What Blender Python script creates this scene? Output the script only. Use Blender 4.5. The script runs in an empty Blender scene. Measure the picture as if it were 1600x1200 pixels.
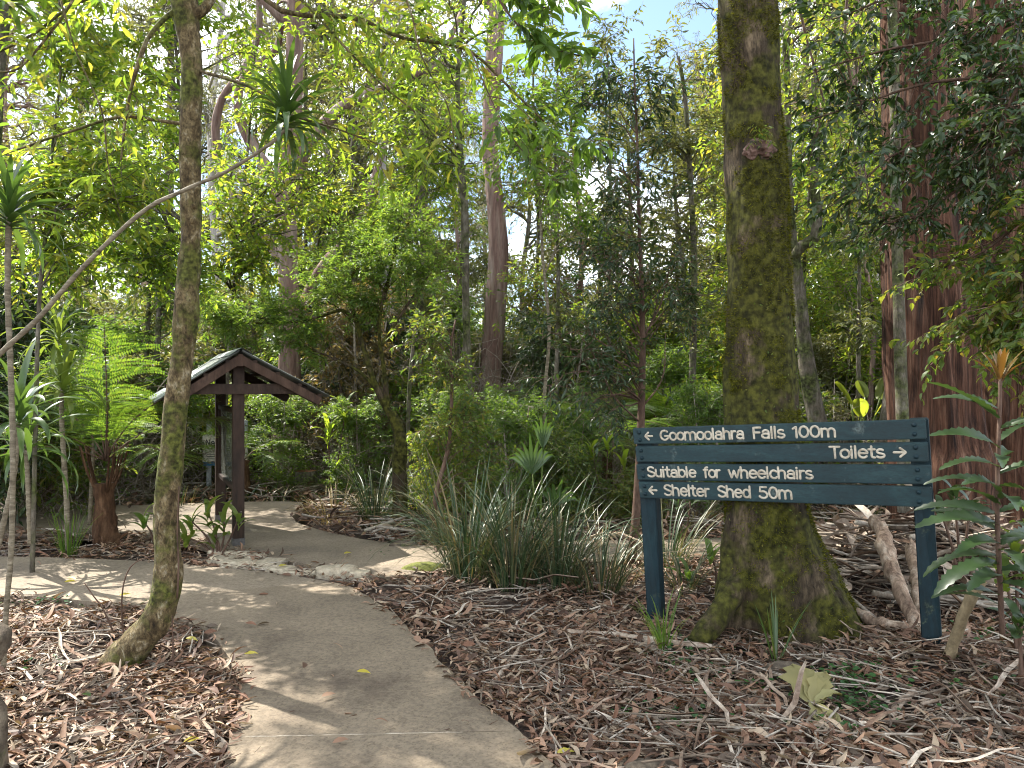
import bpy, math, random
import numpy as np
from mathutils import Vector, Matrix

# ------------------------------------------------------------------ camera, sky, sun
sc = bpy.context.scene
EYE = 1.65
cam_d = bpy.data.cameras.new('camera'); cam_d.lens = 27.0; cam_d.sensor_width = 36.0
cam_d.clip_start = 0.05; cam_d.clip_end = 2000
cam = bpy.data.objects.new('camera', cam_d); sc.collection.objects.link(cam)
cam.location = (0, 0, EYE); cam.rotation_euler = (math.radians(90), 0, 0); sc.camera = cam

LD = np.array([0.70, -0.52, -1.12]); LD = LD / np.linalg.norm(LD)      # direction sunlight travels
sun_el = math.asin(-LD[2]); sun_az = math.atan2(-LD[0], -LD[1])        # clockwise from +Y
w = bpy.data.worlds.new('World'); sc.world = w; w.use_nodes = True
nt = w.node_tree; nt.nodes.clear()
def N(nt, t, **k):
    n = nt.nodes.new(t)
    for a, b in k.items(): setattr(n, a, b)
    return n
out = N(nt, 'ShaderNodeOutputWorld'); bg = N(nt, 'ShaderNodeBackground'); sky = N(nt, 'ShaderNodeTexSky')
sky.sky_type = 'NISHITA'; sky.sun_disc = False; sky.sun_elevation = sun_el; sky.sun_rotation = sun_az
sky.air_density = 1.0; sky.dust_density = 0.7
tc = N(nt, 'ShaderNodeTexCoord'); mp = N(nt, 'ShaderNodeMapping'); mp.inputs['Scale'].default_value = (1, 1, 1.6)
mp.inputs['Location'].default_value = (0.29, 0.1, 0.0)
nz = N(nt, 'ShaderNodeTexNoise'); nz.inputs['Scale'].default_value = 2.6; nz.inputs['Detail'].default_value = 7; nz.inputs['Roughness'].default_value = 0.52
rp = N(nt, 'ShaderNodeValToRGB'); rp.color_ramp.elements[0].position = 0.45; rp.color_ramp.elements[1].position = 0.56
mx = N(nt, 'ShaderNodeMixRGB'); mx.inputs['Color2'].default_value = (15.5, 16, 16.6, 1)
nt.links.new(tc.outputs['Generated'], mp.inputs['Vector']); nt.links.new(mp.outputs[0], nz.inputs['Vector'])
nt.links.new(nz.outputs['Fac'], rp.inputs['Fac']); nt.links.new(rp.outputs['Color'], mx.inputs['Fac'])
nt.links.new(sky.outputs[0], mx.inputs['Color1']); nt.links.new(mx.outputs[0], bg.inputs['Color'])
bg.inputs['Strength'].default_value = 0.10
nt.links.new(bg.outputs[0], out.inputs['Surface'])
sd = bpy.data.lights.new('sun', 'SUN'); sd.energy = 5.0; sd.angle = math.radians(0.53); sd.color = (1.0, 0.95, 0.86)
so = bpy.data.objects.new('sun', sd); sc.collection.objects.link(so)
so.rotation_euler = Vector(LD).to_track_quat('-Z', 'Y').to_euler(); so.location = (-20, 15, 30)
sc.view_settings.view_transform = 'Standard'; sc.view_settings.look = 'None'
sc.cycles.filter_width = 1.05
sc.view_settings.exposure = 1.72; sc.view_settings.gamma = 1.0
sc.cycles.max_bounces = 7; sc.cycles.diffuse_bounces = 4; sc.cycles.glossy_bounces = 2; sc.cycles.transmission_bounces = 4
sc.cycles.transparent_max_bounces = 8; sc.cycles.caustics_reflective = False; sc.cycles.caustics_refractive = False

# ------------------------------------------------------------------ helpers
rng = np.random.default_rng(11)
def P(px, py, D): return np.array([(px - 800) / 1200 * D, D, EYE - (py - 600) / 1200 * D])
def G(px, py, z=0.0):
    D = (EYE - z) * 1200 / (py - 600); return np.array([(px - 800) / 1200 * D, D, z])
def U(a, b, n=None): return rng.uniform(a, b, n)
def hash3(i, j, k, s):
    h = (i * 374761393 + j * 668265263 + k * 2147483647 + s * 1274126177) & 0xffffffff
    h = ((h ^ (h >> 13)) * 1274126177) & 0xffffffff
    return ((h ^ (h >> 16)) & 0xffff) / 65535.0
def vnoise(p, s=0):
    p = np.asarray(p, float); i = np.floor(p).astype(np.int64); f = p - i; f = f * f * (3 - 2 * f); r = 0
    for dx in (0, 1):
        for dy in (0, 1):
            for dz in (0, 1):
                wgt = (f[:, 0] if dx else 1 - f[:, 0]) * (f[:, 1] if dy else 1 - f[:, 1]) * (f[:, 2] if dz else 1 - f[:, 2])
                r = r + wgt * hash3(i[:, 0] + dx, i[:, 1] + dy, i[:, 2] + dz, s)
    return r * 2 - 1
def fbm(p, o=4, s=0):
    p = np.asarray(p, float); a = 1.0; r = 0
    for k in range(o): r = r + a * vnoise(p * 2 ** k + 17.3 * k, s + k); a *= 0.5
    return r
def nrm(v):
    v = np.asarray(v, float); return v / np.maximum(np.linalg.norm(v, axis=-1, keepdims=True), 1e-9)
ORG = {}
def tag(o, label=None, cat=None, group=None, kind=None):
    if label: o['label'] = label
    if cat: o['category'] = cat
    if group: o['group'] = group
    if kind: o['kind'] = kind
    return o
def thing(name, loc, label, cat, group=None):
    o = bpy.data.objects.new(name, None); sc.collection.objects.link(o); o.empty_display_size = 0.1
    o.location = [float(x) for x in loc]; ORG[o.name] = np.array(loc, float); return tag(o, label, cat, group)
class MB:
    def __init__(s): s.V = []; s.F = []; s.n = 0
    def add(s, V, F):
        V = np.asarray(V, float).reshape(-1, 3); s.V.append(V)
        for f in (F if isinstance(F, list) else [F]): s.F.append(np.asarray(f, np.int64) + s.n)
        s.n += len(V); return s
    def mesh(s, name, smooth=True, org=None):
        V = np.concatenate(s.V)
        if org is not None: V = V - org
        me = bpy.data.meshes.new(name)
        me.vertices.add(len(V)); me.vertices.foreach_set('co', V.astype(np.float32).ravel())
        tot = sum(f.size for f in s.F); me.loops.add(tot)
        me.loops.foreach_set('vertex_index', np.concatenate([f.ravel() for f in s.F]).astype(np.int32))
        cnt = np.concatenate([np.full(len(f), f.shape[1]) for f in s.F]); st = np.concatenate([[0], np.cumsum(cnt)[:-1]])
        me.polygons.add(len(cnt)); me.polygons.foreach_set('loop_start', st.astype(np.int32))
        me.update(calc_edges=True); me.validate()
        me.polygons.foreach_set('use_smooth', np.full(len(me.polygons), bool(smooth))); me.update()
        return me
    def build(s, name, mat, parent=None, smooth=True, loc=None):
        org = ORG[parent.name] if parent is not None else (np.array(loc, float) if loc is not None else np.zeros(3))
        me = s.mesh(name, smooth, org); me.materials.append(mat)
        o = bpy.data.objects.new(name, me); sc.collection.objects.link(o)
        if parent is not None: o.parent = parent; ORG[o.name] = org
        else: o.location = [float(x) for x in org]; ORG[o.name] = org
        return o
def frames(Pt):
    """tangent frames for (N,k,3) polylines"""
    T = np.empty_like(Pt); T[:, 1:-1] = Pt[:, 2:] - Pt[:, :-2]; T[:, 0] = Pt[:, 1] - Pt[:, 0]; T[:, -1] = Pt[:, -1] - Pt[:, -2]
    T = nrm(T); ref = np.where(np.abs(T[:, :1, 2:3]) > 0.8, np.array([1., 0, 0]), np.array([0, 0, 1.]))
    a = nrm(np.cross(np.broadcast_to(ref, (len(Pt), 1, 3)), T[:, :1]))
    A = np.empty_like(Pt); A[:, 0] = a[:, 0]
    for k in range(1, Pt.shape[1]):
        v = A[:, k - 1] - T[:, k] * np.sum(A[:, k - 1] * T[:, k], -1, keepdims=True); A[:, k] = nrm(v)
    return T, A, np.cross(T, A)
def tubes(mb, Pt, R, sides=6, close=True):
    Pt = np.asarray(Pt, float); R = np.asarray(R, float)
    if Pt.ndim == 2: Pt = Pt[None]; R = R[None]
    n, k, _ = Pt.shape; T, A, B = frames(Pt)
    th = np.arange(sides) * 2 * math.pi / sides
    c = np.cos(th)[None, None, :, None]; s = np.sin(th)[None, None, :, None]
    V = Pt[:, :, None] + R[:, :, None, None] * (A[:, :, None] * c + B[:, :, None] * s)
    i = np.arange(n)[:, None, None] * (k * sides); j = np.arange(k - 1)[None, :, None] * sides; q = np.arange(sides)[None, None]
    q2 = (q + 1) % sides
    F = np.stack([i + j + q, i + j + q2, i + j + sides + q2, i + j + sides + q], -1).reshape(-1, 4)
    Fs = [F]
    if close and sides > 3:
        base = np.arange(n)[:, None] * (k * sides)
        Fs.append(base + np.arange(sides)[None, ::-1]); Fs.append(base + (k - 1) * sides + np.arange(sides)[None])
    mb.add(V, Fs); return V
def spline(pts, n):
    pts = np.asarray(pts, float); m = len(pts)
    if m < 3:
        t = np.linspace(0, 1, n)[:, None]; return pts[0] * (1 - t) + pts[-1] * t
    d = np.concatenate([[0], np.cumsum(np.maximum(np.linalg.norm(np.diff(pts[:, :3], axis=0), axis=1), 1e-6))])
    t = np.linspace(0, d[-1], n); k = np.clip(np.searchsorted(d, t, 'right') - 1, 0, m - 2)
    u = ((t - d[k]) / (d[k + 1] - d[k]))[:, None]
    ext = np.concatenate([[2 * pts[0] - pts[1]], pts, [2 * pts[-1] - pts[-2]]])
    p0, p1, p2, p3 = ext[k], ext[k + 1], ext[k + 2], ext[k + 3]
    return 0.5 * (2 * p1 + (p2 - p0) * u + (2 * p0 - 5 * p1 + 4 * p2 - p3) * u ** 2 + (3 * p1 - p0 - 3 * p2 + p3) * u ** 3)
def inst(mb, TV, TF, pos, d, n, L, W=None):
    """copies of template (TV,TF): +Y along d, +Z near n"""
    d = nrm(d); x = nrm(np.cross(d, n)); z = np.cross(x, d); L = np.asarray(L, float).reshape(-1, 1, 1) * np.ones((len(pos), 1, 1))
    Wd = L if W is None else np.asarray(W, float).reshape(-1, 1, 1) * np.ones((len(pos), 1, 1))
    V = pos[:, None] + x[:, None] * TV[None, :, :1] * Wd + d[:, None] * TV[None, :, 1:2] * L + z[:, None] * TV[None, :, 2:3] * L
    F = (TF[None] + (np.arange(len(pos)) * len(TV))[:, None, None]).reshape(-1, TF.shape[1])
    mb.add(V, F)
def leaf_tmpl(kind, wd=0.4):
    h = wd / 2
    if kind == 2:
        V = [(0, 0, 0), (-h, .42, .03), (0, 1, -.08), (h, .42, .03)]; F = [(0, 2, 1), (0, 3, 2)]
    elif kind == 4:
        V = [(0, 0, 0), (-h, .42, .05), (0, 1, -.14), (h, .42, .05), (0, .45, -.03)]; F = [(0, 4, 1), (1, 4, 2), (4, 3, 2), (0, 3, 4)]
    else:
        V = [(0, 0, 0), (-h * .75, .2, .05), (-h, .45, .06), (-h * .62, .75, .0), (0, 1, -.16), (h * .62, .75, .0), (h, .45, .06), (h * .75, .2, .05), (0, .33, .0), (0, .68, -.05)]
        F = [(0, 8, 1), (1, 8, 2), (2, 8, 9), (2, 9, 3), (3, 9, 4), (4, 9, 5), (5, 9, 6), (6, 9, 8), (6, 8, 7), (7, 8, 0)]
    return np.array(V, float), np.array(F)
def inpoly(x, y, poly):
    r = np.zeros(len(x), bool); q = np.roll(poly, 1, 0)
    for (x1, y1), (x2, y2) in zip(poly[:, :2], q[:, :2]):
        c = (y1 > y) != (y2 > y)
        r ^= c & (x < (x2 - x1) * (y - y1) / ((y2 - y1) if y2 != y1 else 1e-9) + x1)
    return r

# ------------------------------------------------------------------ materials
def mat_base(name):
    m = bpy.data.materials.new(name); m.use_nodes = True; nt = m.node_tree; nt.nodes.clear()
    return m, nt, N(nt, 'ShaderNodeOutputMaterial')
def ramp(nt, cols, inp, interp='LINEAR'):
    r = N(nt, 'ShaderNodeValToRGB'); r.color_ramp.interpolation = interp; e = r.color_ramp.elements
    while len(e) < len(cols): e.new(0.5)
    for k, c in enumerate(cols):
        p, c3 = c if isinstance(c[1], tuple) else (k / (len(cols) - 1), c)
        e[k].position = p; e[k].color = (*c3, 1)
    nt.links.new(inp, r.inputs['Fac']); return r.outputs['Color']
def leafmat(name, cols, gain=2.2, fac=0.45, rough=0.42, spec=0.4):
    m, nt, out = mat_base(name); L = nt.links.new
    g = N(nt, 'ShaderNodeNewGeometry'); oi = N(nt, 'ShaderNodeObjectInfo')
    a = N(nt, 'ShaderNodeMath', operation='MULTIPLY'); a.inputs[1].default_value = 0.25; L(oi.outputs['Random'], a.inputs[0])
    b = N(nt, 'ShaderNodeMath', operation='MULTIPLY_ADD'); b.inputs[1].default_value = 0.8; L(g.outputs['Random Per Island'], b.inputs[0]); L(a.outputs[0], b.inputs[2])
    c = ramp(nt, cols, b.outputs[0])
    p = N(nt, 'ShaderNodeBsdfPrincipled'); L(c, p.inputs['Base Color']); p.inputs['Roughness'].default_value = rough; p.inputs['Specular IOR Level'].default_value = spec
    mul = N(nt, 'ShaderNodeMixRGB', blend_type='MULTIPLY'); mul.inputs['Fac'].default_value = 1; mul.inputs['Color2'].default_value = (gain * 1.18, gain * 1.07, gain * 0.5, 1); L(c, mul.inputs['Color1'])
    t = N(nt, 'ShaderNodeBsdfTranslucent'); L(mul.outputs[0], t.inputs['Color'])
    s = N(nt, 'ShaderNodeMixShader'); s.inputs['Fac'].default_value = fac; L(p.outputs[0], s.inputs[1]); L(t.outputs[0], s.inputs[2]); L(s.outputs[0], out.inputs['Surface'])
    return m
def surfmat(name, cols, scale=6, stretch=(1, 1, 1), rough=0.85, bump=0.4, bdist=0.02, bscale=20, detail=8, spec=0.25, patch=None, island=0.0, metal=0.0, distort=0.6, mottle=0.35):
    """noise-coloured rough surface; patch = (colour, noise scale, lo, hi, bumpy) second layer in patches"""
    m, nt, out = mat_base(name); L = nt.links.new
    tc = N(nt, 'ShaderNodeTexCoord'); mp = N(nt, 'ShaderNodeMapping'); mp.inputs['Scale'].default_value = stretch; L(tc.outputs['Object'], mp.inputs['Vector'])
    n1 = N(nt, 'ShaderNodeTexNoise'); n1.inputs['Scale'].default_value = scale; n1.inputs['Detail'].default_value = detail; n1.inputs['Roughness'].default_value = 0.62; n1.inputs['Distortion'].default_value = distort; L(mp.outputs[0], n1.inputs['Vector'])
    fac = n1.outputs['Fac']
    if island:
        g = N(nt, 'ShaderNodeNewGeometry'); a = N(nt, 'ShaderNodeMath', operation='MULTIPLY_ADD'); a.inputs[1].default_value = island
        b = N(nt, 'ShaderNodeMath', operation='SUBTRACT'); L(g.outputs['Random Per Island'], b.inputs[0]); b.inputs[1].default_value = 0.5
        L(b.outputs[0], a.inputs[0]); L(fac, a.inputs[2]); fac = a.outputs[0]
    if not isinstance(cols[0][1], tuple): cols = [(.30 + .40 * k / (len(cols) - 1), q) for k, q in enumerate(cols)]
    c = ramp(nt, cols, fac)
    if mottle:
        nf = N(nt, 'ShaderNodeTexNoise'); nf.inputs['Scale'].default_value = bscale * 1.3; nf.inputs['Detail'].default_value = 5; nf.inputs['Roughness'].default_value = .7; L(mp.outputs[0], nf.inputs['Vector'])
        cf = ramp(nt, [(.32, (1 - mottle,) * 3), (.5, (1., 1., 1.)), (.68, (1 + mottle * .7,) * 3)], nf.outputs['Fac']); mm = N(nt, 'ShaderNodeMixRGB', blend_type='MULTIPLY'); mm.inputs[0].default_value = 1; L(c, mm.inputs[1]); L(cf, mm.inputs[2]); c = mm.outputs[0]
    if patch:
        pc, ps, lo, hi = patch[:4]
        n3 = N(nt, 'ShaderNodeTexNoise'); n3.inputs['Scale'].default_value = ps; n3.inputs['Detail'].default_value = 6; n3.inputs['Roughness'].default_value = 0.6; L(tc.outputs['Object'], n3.inputs['Vector'])
        rr = ramp(nt, [(lo, (0., 0., 0.)), (hi, (1., 1., 1.))], n3.outputs['Fac'])
        n4 = N(nt, 'ShaderNodeTexNoise'); n4.inputs['Scale'].default_value = ps * 9; n4.inputs['Detail'].default_value = 4; L(tc.outputs['Object'], n4.inputs['Vector'])
        pcol = ramp(nt, [(0.34, tuple(x * 0.3 for x in pc)), (0.5, tuple(x * 0.9 for x in pc)), (0.66, tuple(x * 1.7 for x in pc))], n4.outputs['Fac'])
        mx = N(nt, 'ShaderNodeMixRGB'); L(rr, mx.inputs['Fac']); L(c, mx.inputs['Color1']); L(pcol, mx.inputs['Color2']); c = mx.outputs[0]
    p = N(nt, 'ShaderNodeBsdfPrincipled'); L(c, p.inputs['Base Color']); p.inputs['Roughness'].default_value = rough; p.inputs['Specular IOR Level'].default_value = spec; p.inputs['Metallic'].default_value = metal
    n2 = N(nt, 'ShaderNodeTexNoise'); n2.inputs['Scale'].default_value = bscale; n2.inputs['Detail'].default_value = 6; n2.inputs['Roughness'].default_value = 0.7; L(mp.outputs[0], n2.inputs['Vector'])
    bp = N(nt, 'ShaderNodeBump'); bp.inputs['Strength'].default_value = bump; bp.inputs['Distance'].default_value = bdist; L(n2.outputs['Fac'], bp.inputs['Height']); L(bp.outputs[0], p.inputs['Normal'])
    L(p.outputs[0], out.inputs['Surface']); return m

LIME = leafmat('lime_leaf', [(.036, .07, .014), (.055, .1, .018), (.08, .13, .02), (.105, .15, .024), (.125, .16, .028), (.17, .15, .03)], 2.8, .56)
BRIGHT = leafmat('fresh_green_leaf', [(.035, .07, .016), (.055, .105, .02), (.075, .13, .026), (.1, .14, .03)], 2.6, .5)
DARK = leafmat('dark_glossy_leaf', [(.012, .028, .012), (.02, .042, .014), (.03, .056, .018), (.05, .07, .02)], 1.8, .3, .38, .45)
OLIVE = leafmat('olive_gum_leaf', [(.05, .065, .025), (.075, .09, .034), (.1, .11, .042), (.12, .12, .05)], 2.0, .45, .45, .4)
MIX = leafmat('understorey_leaf', [(.025, .055, .014), (.045, .085, .018), (.07, .11, .022), (.1, .13, .025), (.14, .12, .03)], 2.4, .48)
RUST = leafmat('browning_leaf', [(.05, .06, .02), (.12, .1, .04), (.16, .11, .05), (.08, .09, .03)], 1.8, .35)
STRAP = leafmat('strap_leaf', [(.016, .042, .014), (.03, .065, .018), (.045, .085, .022), (.07, .1, .025)], 2.0, .35, .3, .55)
STRAPL = leafmat('pale_strap_leaf', [(.04, .08, .02), (.07, .12, .025), (.1, .14, .03), (.16, .15, .04)], 2.0, .4, .35, .5)
RUSH = leafmat('mat_rush_blade', [(.012, .028, .012), (.026, .05, .022), (.04, .07, .03), (.07, .09, .045), (.15, .12, .06), (.24, .18, .1)], 1.3, .22, .4, .45)
FERN = leafmat('fern_frond_green', [(.04, .085, .016), (.06, .115, .02), (.085, .145, .024), (.12, .165, .03)], 2.2, .48)
YEL = leafmat('yellow_leaf', [(.3, .25, .03), (.4, .33, .04), (.32, .3, .06)], 1.3, .35)
MAPLE = leafmat('withered_lobed_leaf', [(.2, .19, .08), (.26, .23, .1)], 1.2, .25, .6)
CLOVER = leafmat('ground_cover_leaf', [(.015, .05, .012), (.025, .08, .018), (.04, .1, .02)], 1.8, .3)
REDTOP = leafmat('red_tipped_leaf', [(.16, .03, .015), (.14, .07, .02), (.09, .1, .025)], 1.2, .3)
MOSSF = leafmat('moss_tuft', [(.015, .018, .003), (.05, .055, .006), (.1, .105, .009), (.16, .15, .014)], 1.6, .2, .8, .1)
LITTER = leafmat('dry_leaf', [(.028, .019, .014), (.08, .044, .029), (.18, .1, .062), (.27, .175, .115), (.16, .078, .046), (.05, .033, .023), (.34, .26, .18), (.11, .07, .05)], 1.0, .12, .6, .3)
DEADF = leafmat('dead_frond', [(.2, .15, .1), (.3, .23, .16), (.26, .19, .13)], 1.0, .2, .6)
TWIG = surfmat('twig_bark', [(.1, .075, .055), (.2, .16, .12), (.32, .28, .23)], 8, bump=.3, island=.7)
BARKSTRIP = surfmat('shed_bark', [(.12, .075, .05), (.26, .2, .15), (.42, .36, .29)], 5, (1, 1, 1), bump=.5, bdist=.006, bscale=30, island=.5)
MOSSBARK = surfmat('mossy_bark', [(.016, .012, .008), (.06, .043, .026), (.16, .12, .075)], 10, (1, 1, .3), .95, 1, .04, 38, patch=((.055, .054, .009), 2.6, .42, .50), mottle=.75)
CROOK = surfmat('lichen_bark', [(.025, .017, .008), (.075, .052, .024), (.16, .12, .06), (.34, .3, .21)], 20, (1, 1, .6), .9, 1, .02, 60, patch=((.075, .08, .016), 4, .46, .58), mottle=.7)
REDBARK = surfmat('stringy_red_bark', [(.012, .006, .004), (.05, .022, .013), (.1, .047, .028), (.17, .1, .068)], 18, (1, 1, .07), .95, 1, .06, 28, mottle=.65)
PINKBARK = surfmat('pink_gum_bark', [(.085, .048, .038), (.17, .105, .085), (.25, .185, .15), (.36, .31, .27)], 4, (1, 1, .13), .85, 1, .04, 14, mottle=.35)
GREYBARK = surfmat('grey_bark', [(.045, .038, .028), (.11, .095, .07), (.2, .18, .15)], 12, (1, 1, .35), .9, 1, .025, 34, patch=((.06, .07, .022), 3, .46, .58), mottle=.5)
PALEBARK = surfmat('pale_smooth_bark', [(.2, .18, .15), (.32, .3, .27), (.42, .4, .37)], 4, (1, 1, .3), .8, .4, .01, 16)
REDSTEM = surfmat('reddish_stem', [(.04, .024, .016), (.085, .05, .034), (.14, .095, .07)], 12, (1, 1, .4), .8, .5, .008, 40)
CANE = surfmat('ringed_cane', [(.07, .055, .035), (.15, .125, .085), (.25, .22, .16)], 10, (1, 1, 4), .8, .5, .006, 30)
FERNTRUNK = surfmat('fern_trunk_fibre', [(.03, .015, .008), (.08, .04, .02), (.16, .09, .05)], 12, (1, 1, .3), .95, 1, .03, 30)

# ------------------------------------------------------------------ paths and ground
PZ = 0.035
def gp(l, z=PZ): return np.array([G(a, b, z)[:2] for a, b in l])
inner = [(-700, 935), (-300, 932), (0, 931), (77, 933), (143, 940)]
inner2 = [(143, 940), (215, 951), (277, 967), (317, 985), (347, 1013), (365, 1047), (370, 1083), (367, 1117), (359, 1152)]
right1 = [(517, 909), (545, 914), (580, 932), (625, 965), (662, 1005), (700, 1042), (738, 1080), (800, 1132), (812, 1142)]
outer = [(-700, 868), (-300, 867), (0, 869), (100, 871), (240, 877), (330, 885), (420, 894), (480, 902), (517, 909)]
far_in = [(0, 868)]
def smooth2(p, n): return spline(np.c_[p, np.zeros(len(p))], n)[:, :2]
E_in = smooth2(gp(inner), 20); E_in2 = smooth2(gp(inner2), 60); E_r = smooth2(gp(right1), 60); E_out = smooth2(gp(outer), 40)
low_l = smooth2(np.array([gp([(359, 1152)])[0], gp([(348, 1200)])[0], [-1.0, 2.4], [-0.8, 1.2], [-0.75, -0.5], [-0.9, -3.5]]), 30)
low_r = smooth2(np.array([gp([(812, 1142)])[0], gp([(872, 1200)])[0], [0.62, 2.5], [1.1, 1.4], [1.5, -0.5], [1.5, -3.5]]), 30)
def jit(p, a=0.012):
    q = p.copy(); q += a * np.c_[vnoise(np.c_[p * 6, np.zeros(len(p))], 3), vnoise(np.c_[p * 6, np.ones(len(p))], 4)]; return q
E_in2[1:-1] = jit(E_in2[1:-1], .008); E_r[1:-1] = jit(E_r[1:-1], .02)
main_poly = np.concatenate([E_in2, E_r[::-1]])
left_poly = np.concatenate([E_in, E_out[::-1]])
low_poly = np.concatenate([low_l, low_r[::-1]])
far_px = [(-500, 838), (0, 833), (200, 832), (300, 842), (350, 857), (385, 863), (440, 872), (490, 884), (530, 888), (570, 902), (620, 900), (665, 893), (760, 885), (900, 878), (1130, 868), (1700, 862),
          (1700, 838), (1130, 841), (900, 845), (760, 849), (665, 852), (615, 849), (560, 841), (500, 828), (464, 816), (456, 806), (478, 793), (492, 785), (440, 783), (370, 784), (200, 789), (-500, 794)]
far_poly = gp(far_px, 0.03)
def slab(name, poly, mat, z, parent=None, th=0.09, inset=0.0, kind=None):
    import bmesh
    if inset:
        c = poly.mean(0); nx = np.roll(poly, -1, 0) - np.roll(poly, 1, 0); nn = np.c_[-nx[:, 1], nx[:, 0]]; nn /= np.linalg.norm(nn, axis=1, keepdims=True) + 1e-9
        ar = np.sum(poly[:, 0] * np.roll(poly[:, 1], -1) - np.roll(poly[:, 0], -1) * poly[:, 1]); poly = poly + nn * inset * (1 if ar > 0 else -1)
    bm = bmesh.new(); vs = [bm.verts.new((x, y, z)) for x, y in poly]; f = bm.faces.new(vs)
    if f.normal.z < 0: bmesh.ops.reverse_faces(bm, faces=[f])
    bm.normal_update()
    if f.normal.z < 0: f.normal_flip()
    r = bmesh.ops.extrude_face_region(bm, geom=[f]); 
    for v in r['geom']:
        if isinstance(v, bmesh.types.BMVert): v.co.z -= th
    bmesh.ops.triangulate(bm, faces=[q for q in bm.faces if len(q.verts) > 4], ngon_method='EAR_CLIP')
    bmesh.ops.recalc_face_normals(bm, faces=bm.faces)
    me = bpy.data.meshes.new(name); bm.to_mesh(me); bm.free(); me.materials.append(mat)
    o = bpy.data.objects.new(name, me); sc.collection.objects.link(o); ORG[o.name] = np.zeros(3)
    if parent: o.parent = parent
    return tag(o, kind=kind)
def concmat(name, base, dark):
    m, nt, out = mat_base(name); L = nt.links.new; tc = N(nt, 'ShaderNodeTexCoord')
    n1 = N(nt, 'ShaderNodeTexNoise'); n1.inputs['Scale'].default_value = 1.1; n1.inputs['Detail'].default_value = 7; n1.inputs['Roughness'].default_value = .65; L(tc.outputs['Object'], n1.inputs['Vector'])
    c1 = ramp(nt, [(.34, dark), (.46, tuple(x * .86 for x in base)), (.55, base), (.7, tuple(min(1, x * 1.18) for x in base))], n1.outputs['Fac'])
    v = N(nt, 'ShaderNodeTexVoronoi'); v.inputs['Scale'].default_value = 130; L(tc.outputs['Object'], v.inputs['Vector'])
    c2 = ramp(nt, [(0, (.62, .58, .52)), (.35, (.95, .95, .95)), (.85, (1, 1, 1)), (1., (1.3, 1.25, 1.15))], v.outputs['Color'])
    n5 = N(nt, 'ShaderNodeTexNoise'); n5.inputs['Scale'].default_value = 45; n5.inputs['Detail'].default_value = 4; L(tc.outputs['Object'], n5.inputs['Vector'])
    c3 = ramp(nt, [(.3, (.72, .7, .68)), (.6, (1.08, 1.06, 1.02))], n5.outputs['Fac'])
    mx = N(nt, 'ShaderNodeMixRGB', blend_type='MULTIPLY'); mx.inputs[0].default_value = 1; L(c1, mx.inputs[1]); L(c2, mx.inputs[2])
    m2 = N(nt, 'ShaderNodeMixRGB', blend_type='MULTIPLY'); m2.inputs[0].default_value = 1; L(mx.outputs[0], m2.inputs[1]); L(c3, m2.inputs[2])
    p = N(nt, 'ShaderNodeBsdfPrincipled'); L(m2.outputs[0], p.inputs['Base Color']); p.inputs['Roughness'].default_value = .8; p.inputs['Specular IOR Level'].default_value = .3
    bp = N(nt, 'ShaderNodeBump'); bp.inputs['Strength'].default_value = .35; bp.inputs['Distance'].default_value = .004; L(n5.outputs['Fac'], bp.inputs['Height']); L(bp.outputs[0], p.inputs['Normal'])
    L(p.outputs[0], out.inputs['Surface']); return m
CONC = concmat('beige_path_concrete', (.175, .14, .1), (.09, .069, .05)); CONC2 = concmat('sandy_path_concrete', (.2, .163, .12), (.12, .098, .075))
pr = thing('path', (0, 0, 0), None, None); pr['kind'] = 'structure'
slab('slab', main_poly, CONC, PZ, pr, inset=.004); slab('slab', left_poly, CONC2, PZ - .002, pr, inset=.004); slab('slab', low_poly, CONC, PZ + .001, pr, inset=.004)
slab('far_path', far_poly, CONC2, 0.028, kind='structure')
# pale filler in the joint across the path
a, b = gp([(359, 1152)])[0], gp([(812, 1142)])[0]
JM = surfmat('joint_filler', [(.2, .16, .11), (.36, .31, .24)], 14)
mb = MB(); t = np.linspace(0.01, .8, 60)[:, None]; pts = np.c_[a * (1 - t) + b * t, np.full(60, PZ - .001)]; tubes(mb, pts, np.full(60, .0035) * (1 + .7 * vnoise(pts * 20, 8)), 6); o = mb.build('joint_strip', JM, pr)
path_polys = [main_poly, left_poly, low_poly, far_poly]
edge_pts = np.concatenate([E_in, E_in2, E_r, E_out, low_l, low_r, np.concatenate([spline(np.c_[far_poly[[i, (i + 1) % len(far_poly)]], [0, 0]], 14)[:, :2] for i in range(len(far_poly))])])
def on_path(x, y):
    r = np.zeros(len(x), bool)
    for q in path_polys: r |= inpoly(x, y, q)
    return r
def edge_dist(x, y):
    d = np.full(len(x), 1e9)
    for e in edge_pts: d = np.minimum(d, (x - e[0]) ** 2 + (y - e[1]) ** 2)
    return np.sqrt(d)
def hgt(x, y):
    x = np.atleast_1d(np.asarray(x, float)); y = np.atleast_1d(np.asarray(y, float))
    z = .14 * np.exp(-((x - 2.55) / .7) ** 2 - ((y - 4.35) / .6) ** 2) + .5 * np.exp(-((x - 3.5) / 1.0) ** 2 - ((y - 6.3) / .8) ** 2)
    z += .35 * np.clip((x - 4) / 6, 0, 1) ** 2 * np.clip((y - 3) / 8, 0, 1)
    z += .12 * np.exp(-((x - 1.1) / .9) ** 2 - ((y - 3.3) / .6) ** 2) * np.clip(x - .3, 0, 1)
    m = np.clip(np.hypot(x + 1, y - 6) / 30, 0, 1)
    p = np.c_[x, y, np.zeros(len(x))]
    z += .022 * vnoise(p * 2.3, 5) + .012 * vnoise(p * 6, 6) + m * 1.2 * vnoise(p * .09, 7)
    return z - .008
def h1(x, y): return float(hgt(x, y)[0])
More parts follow.
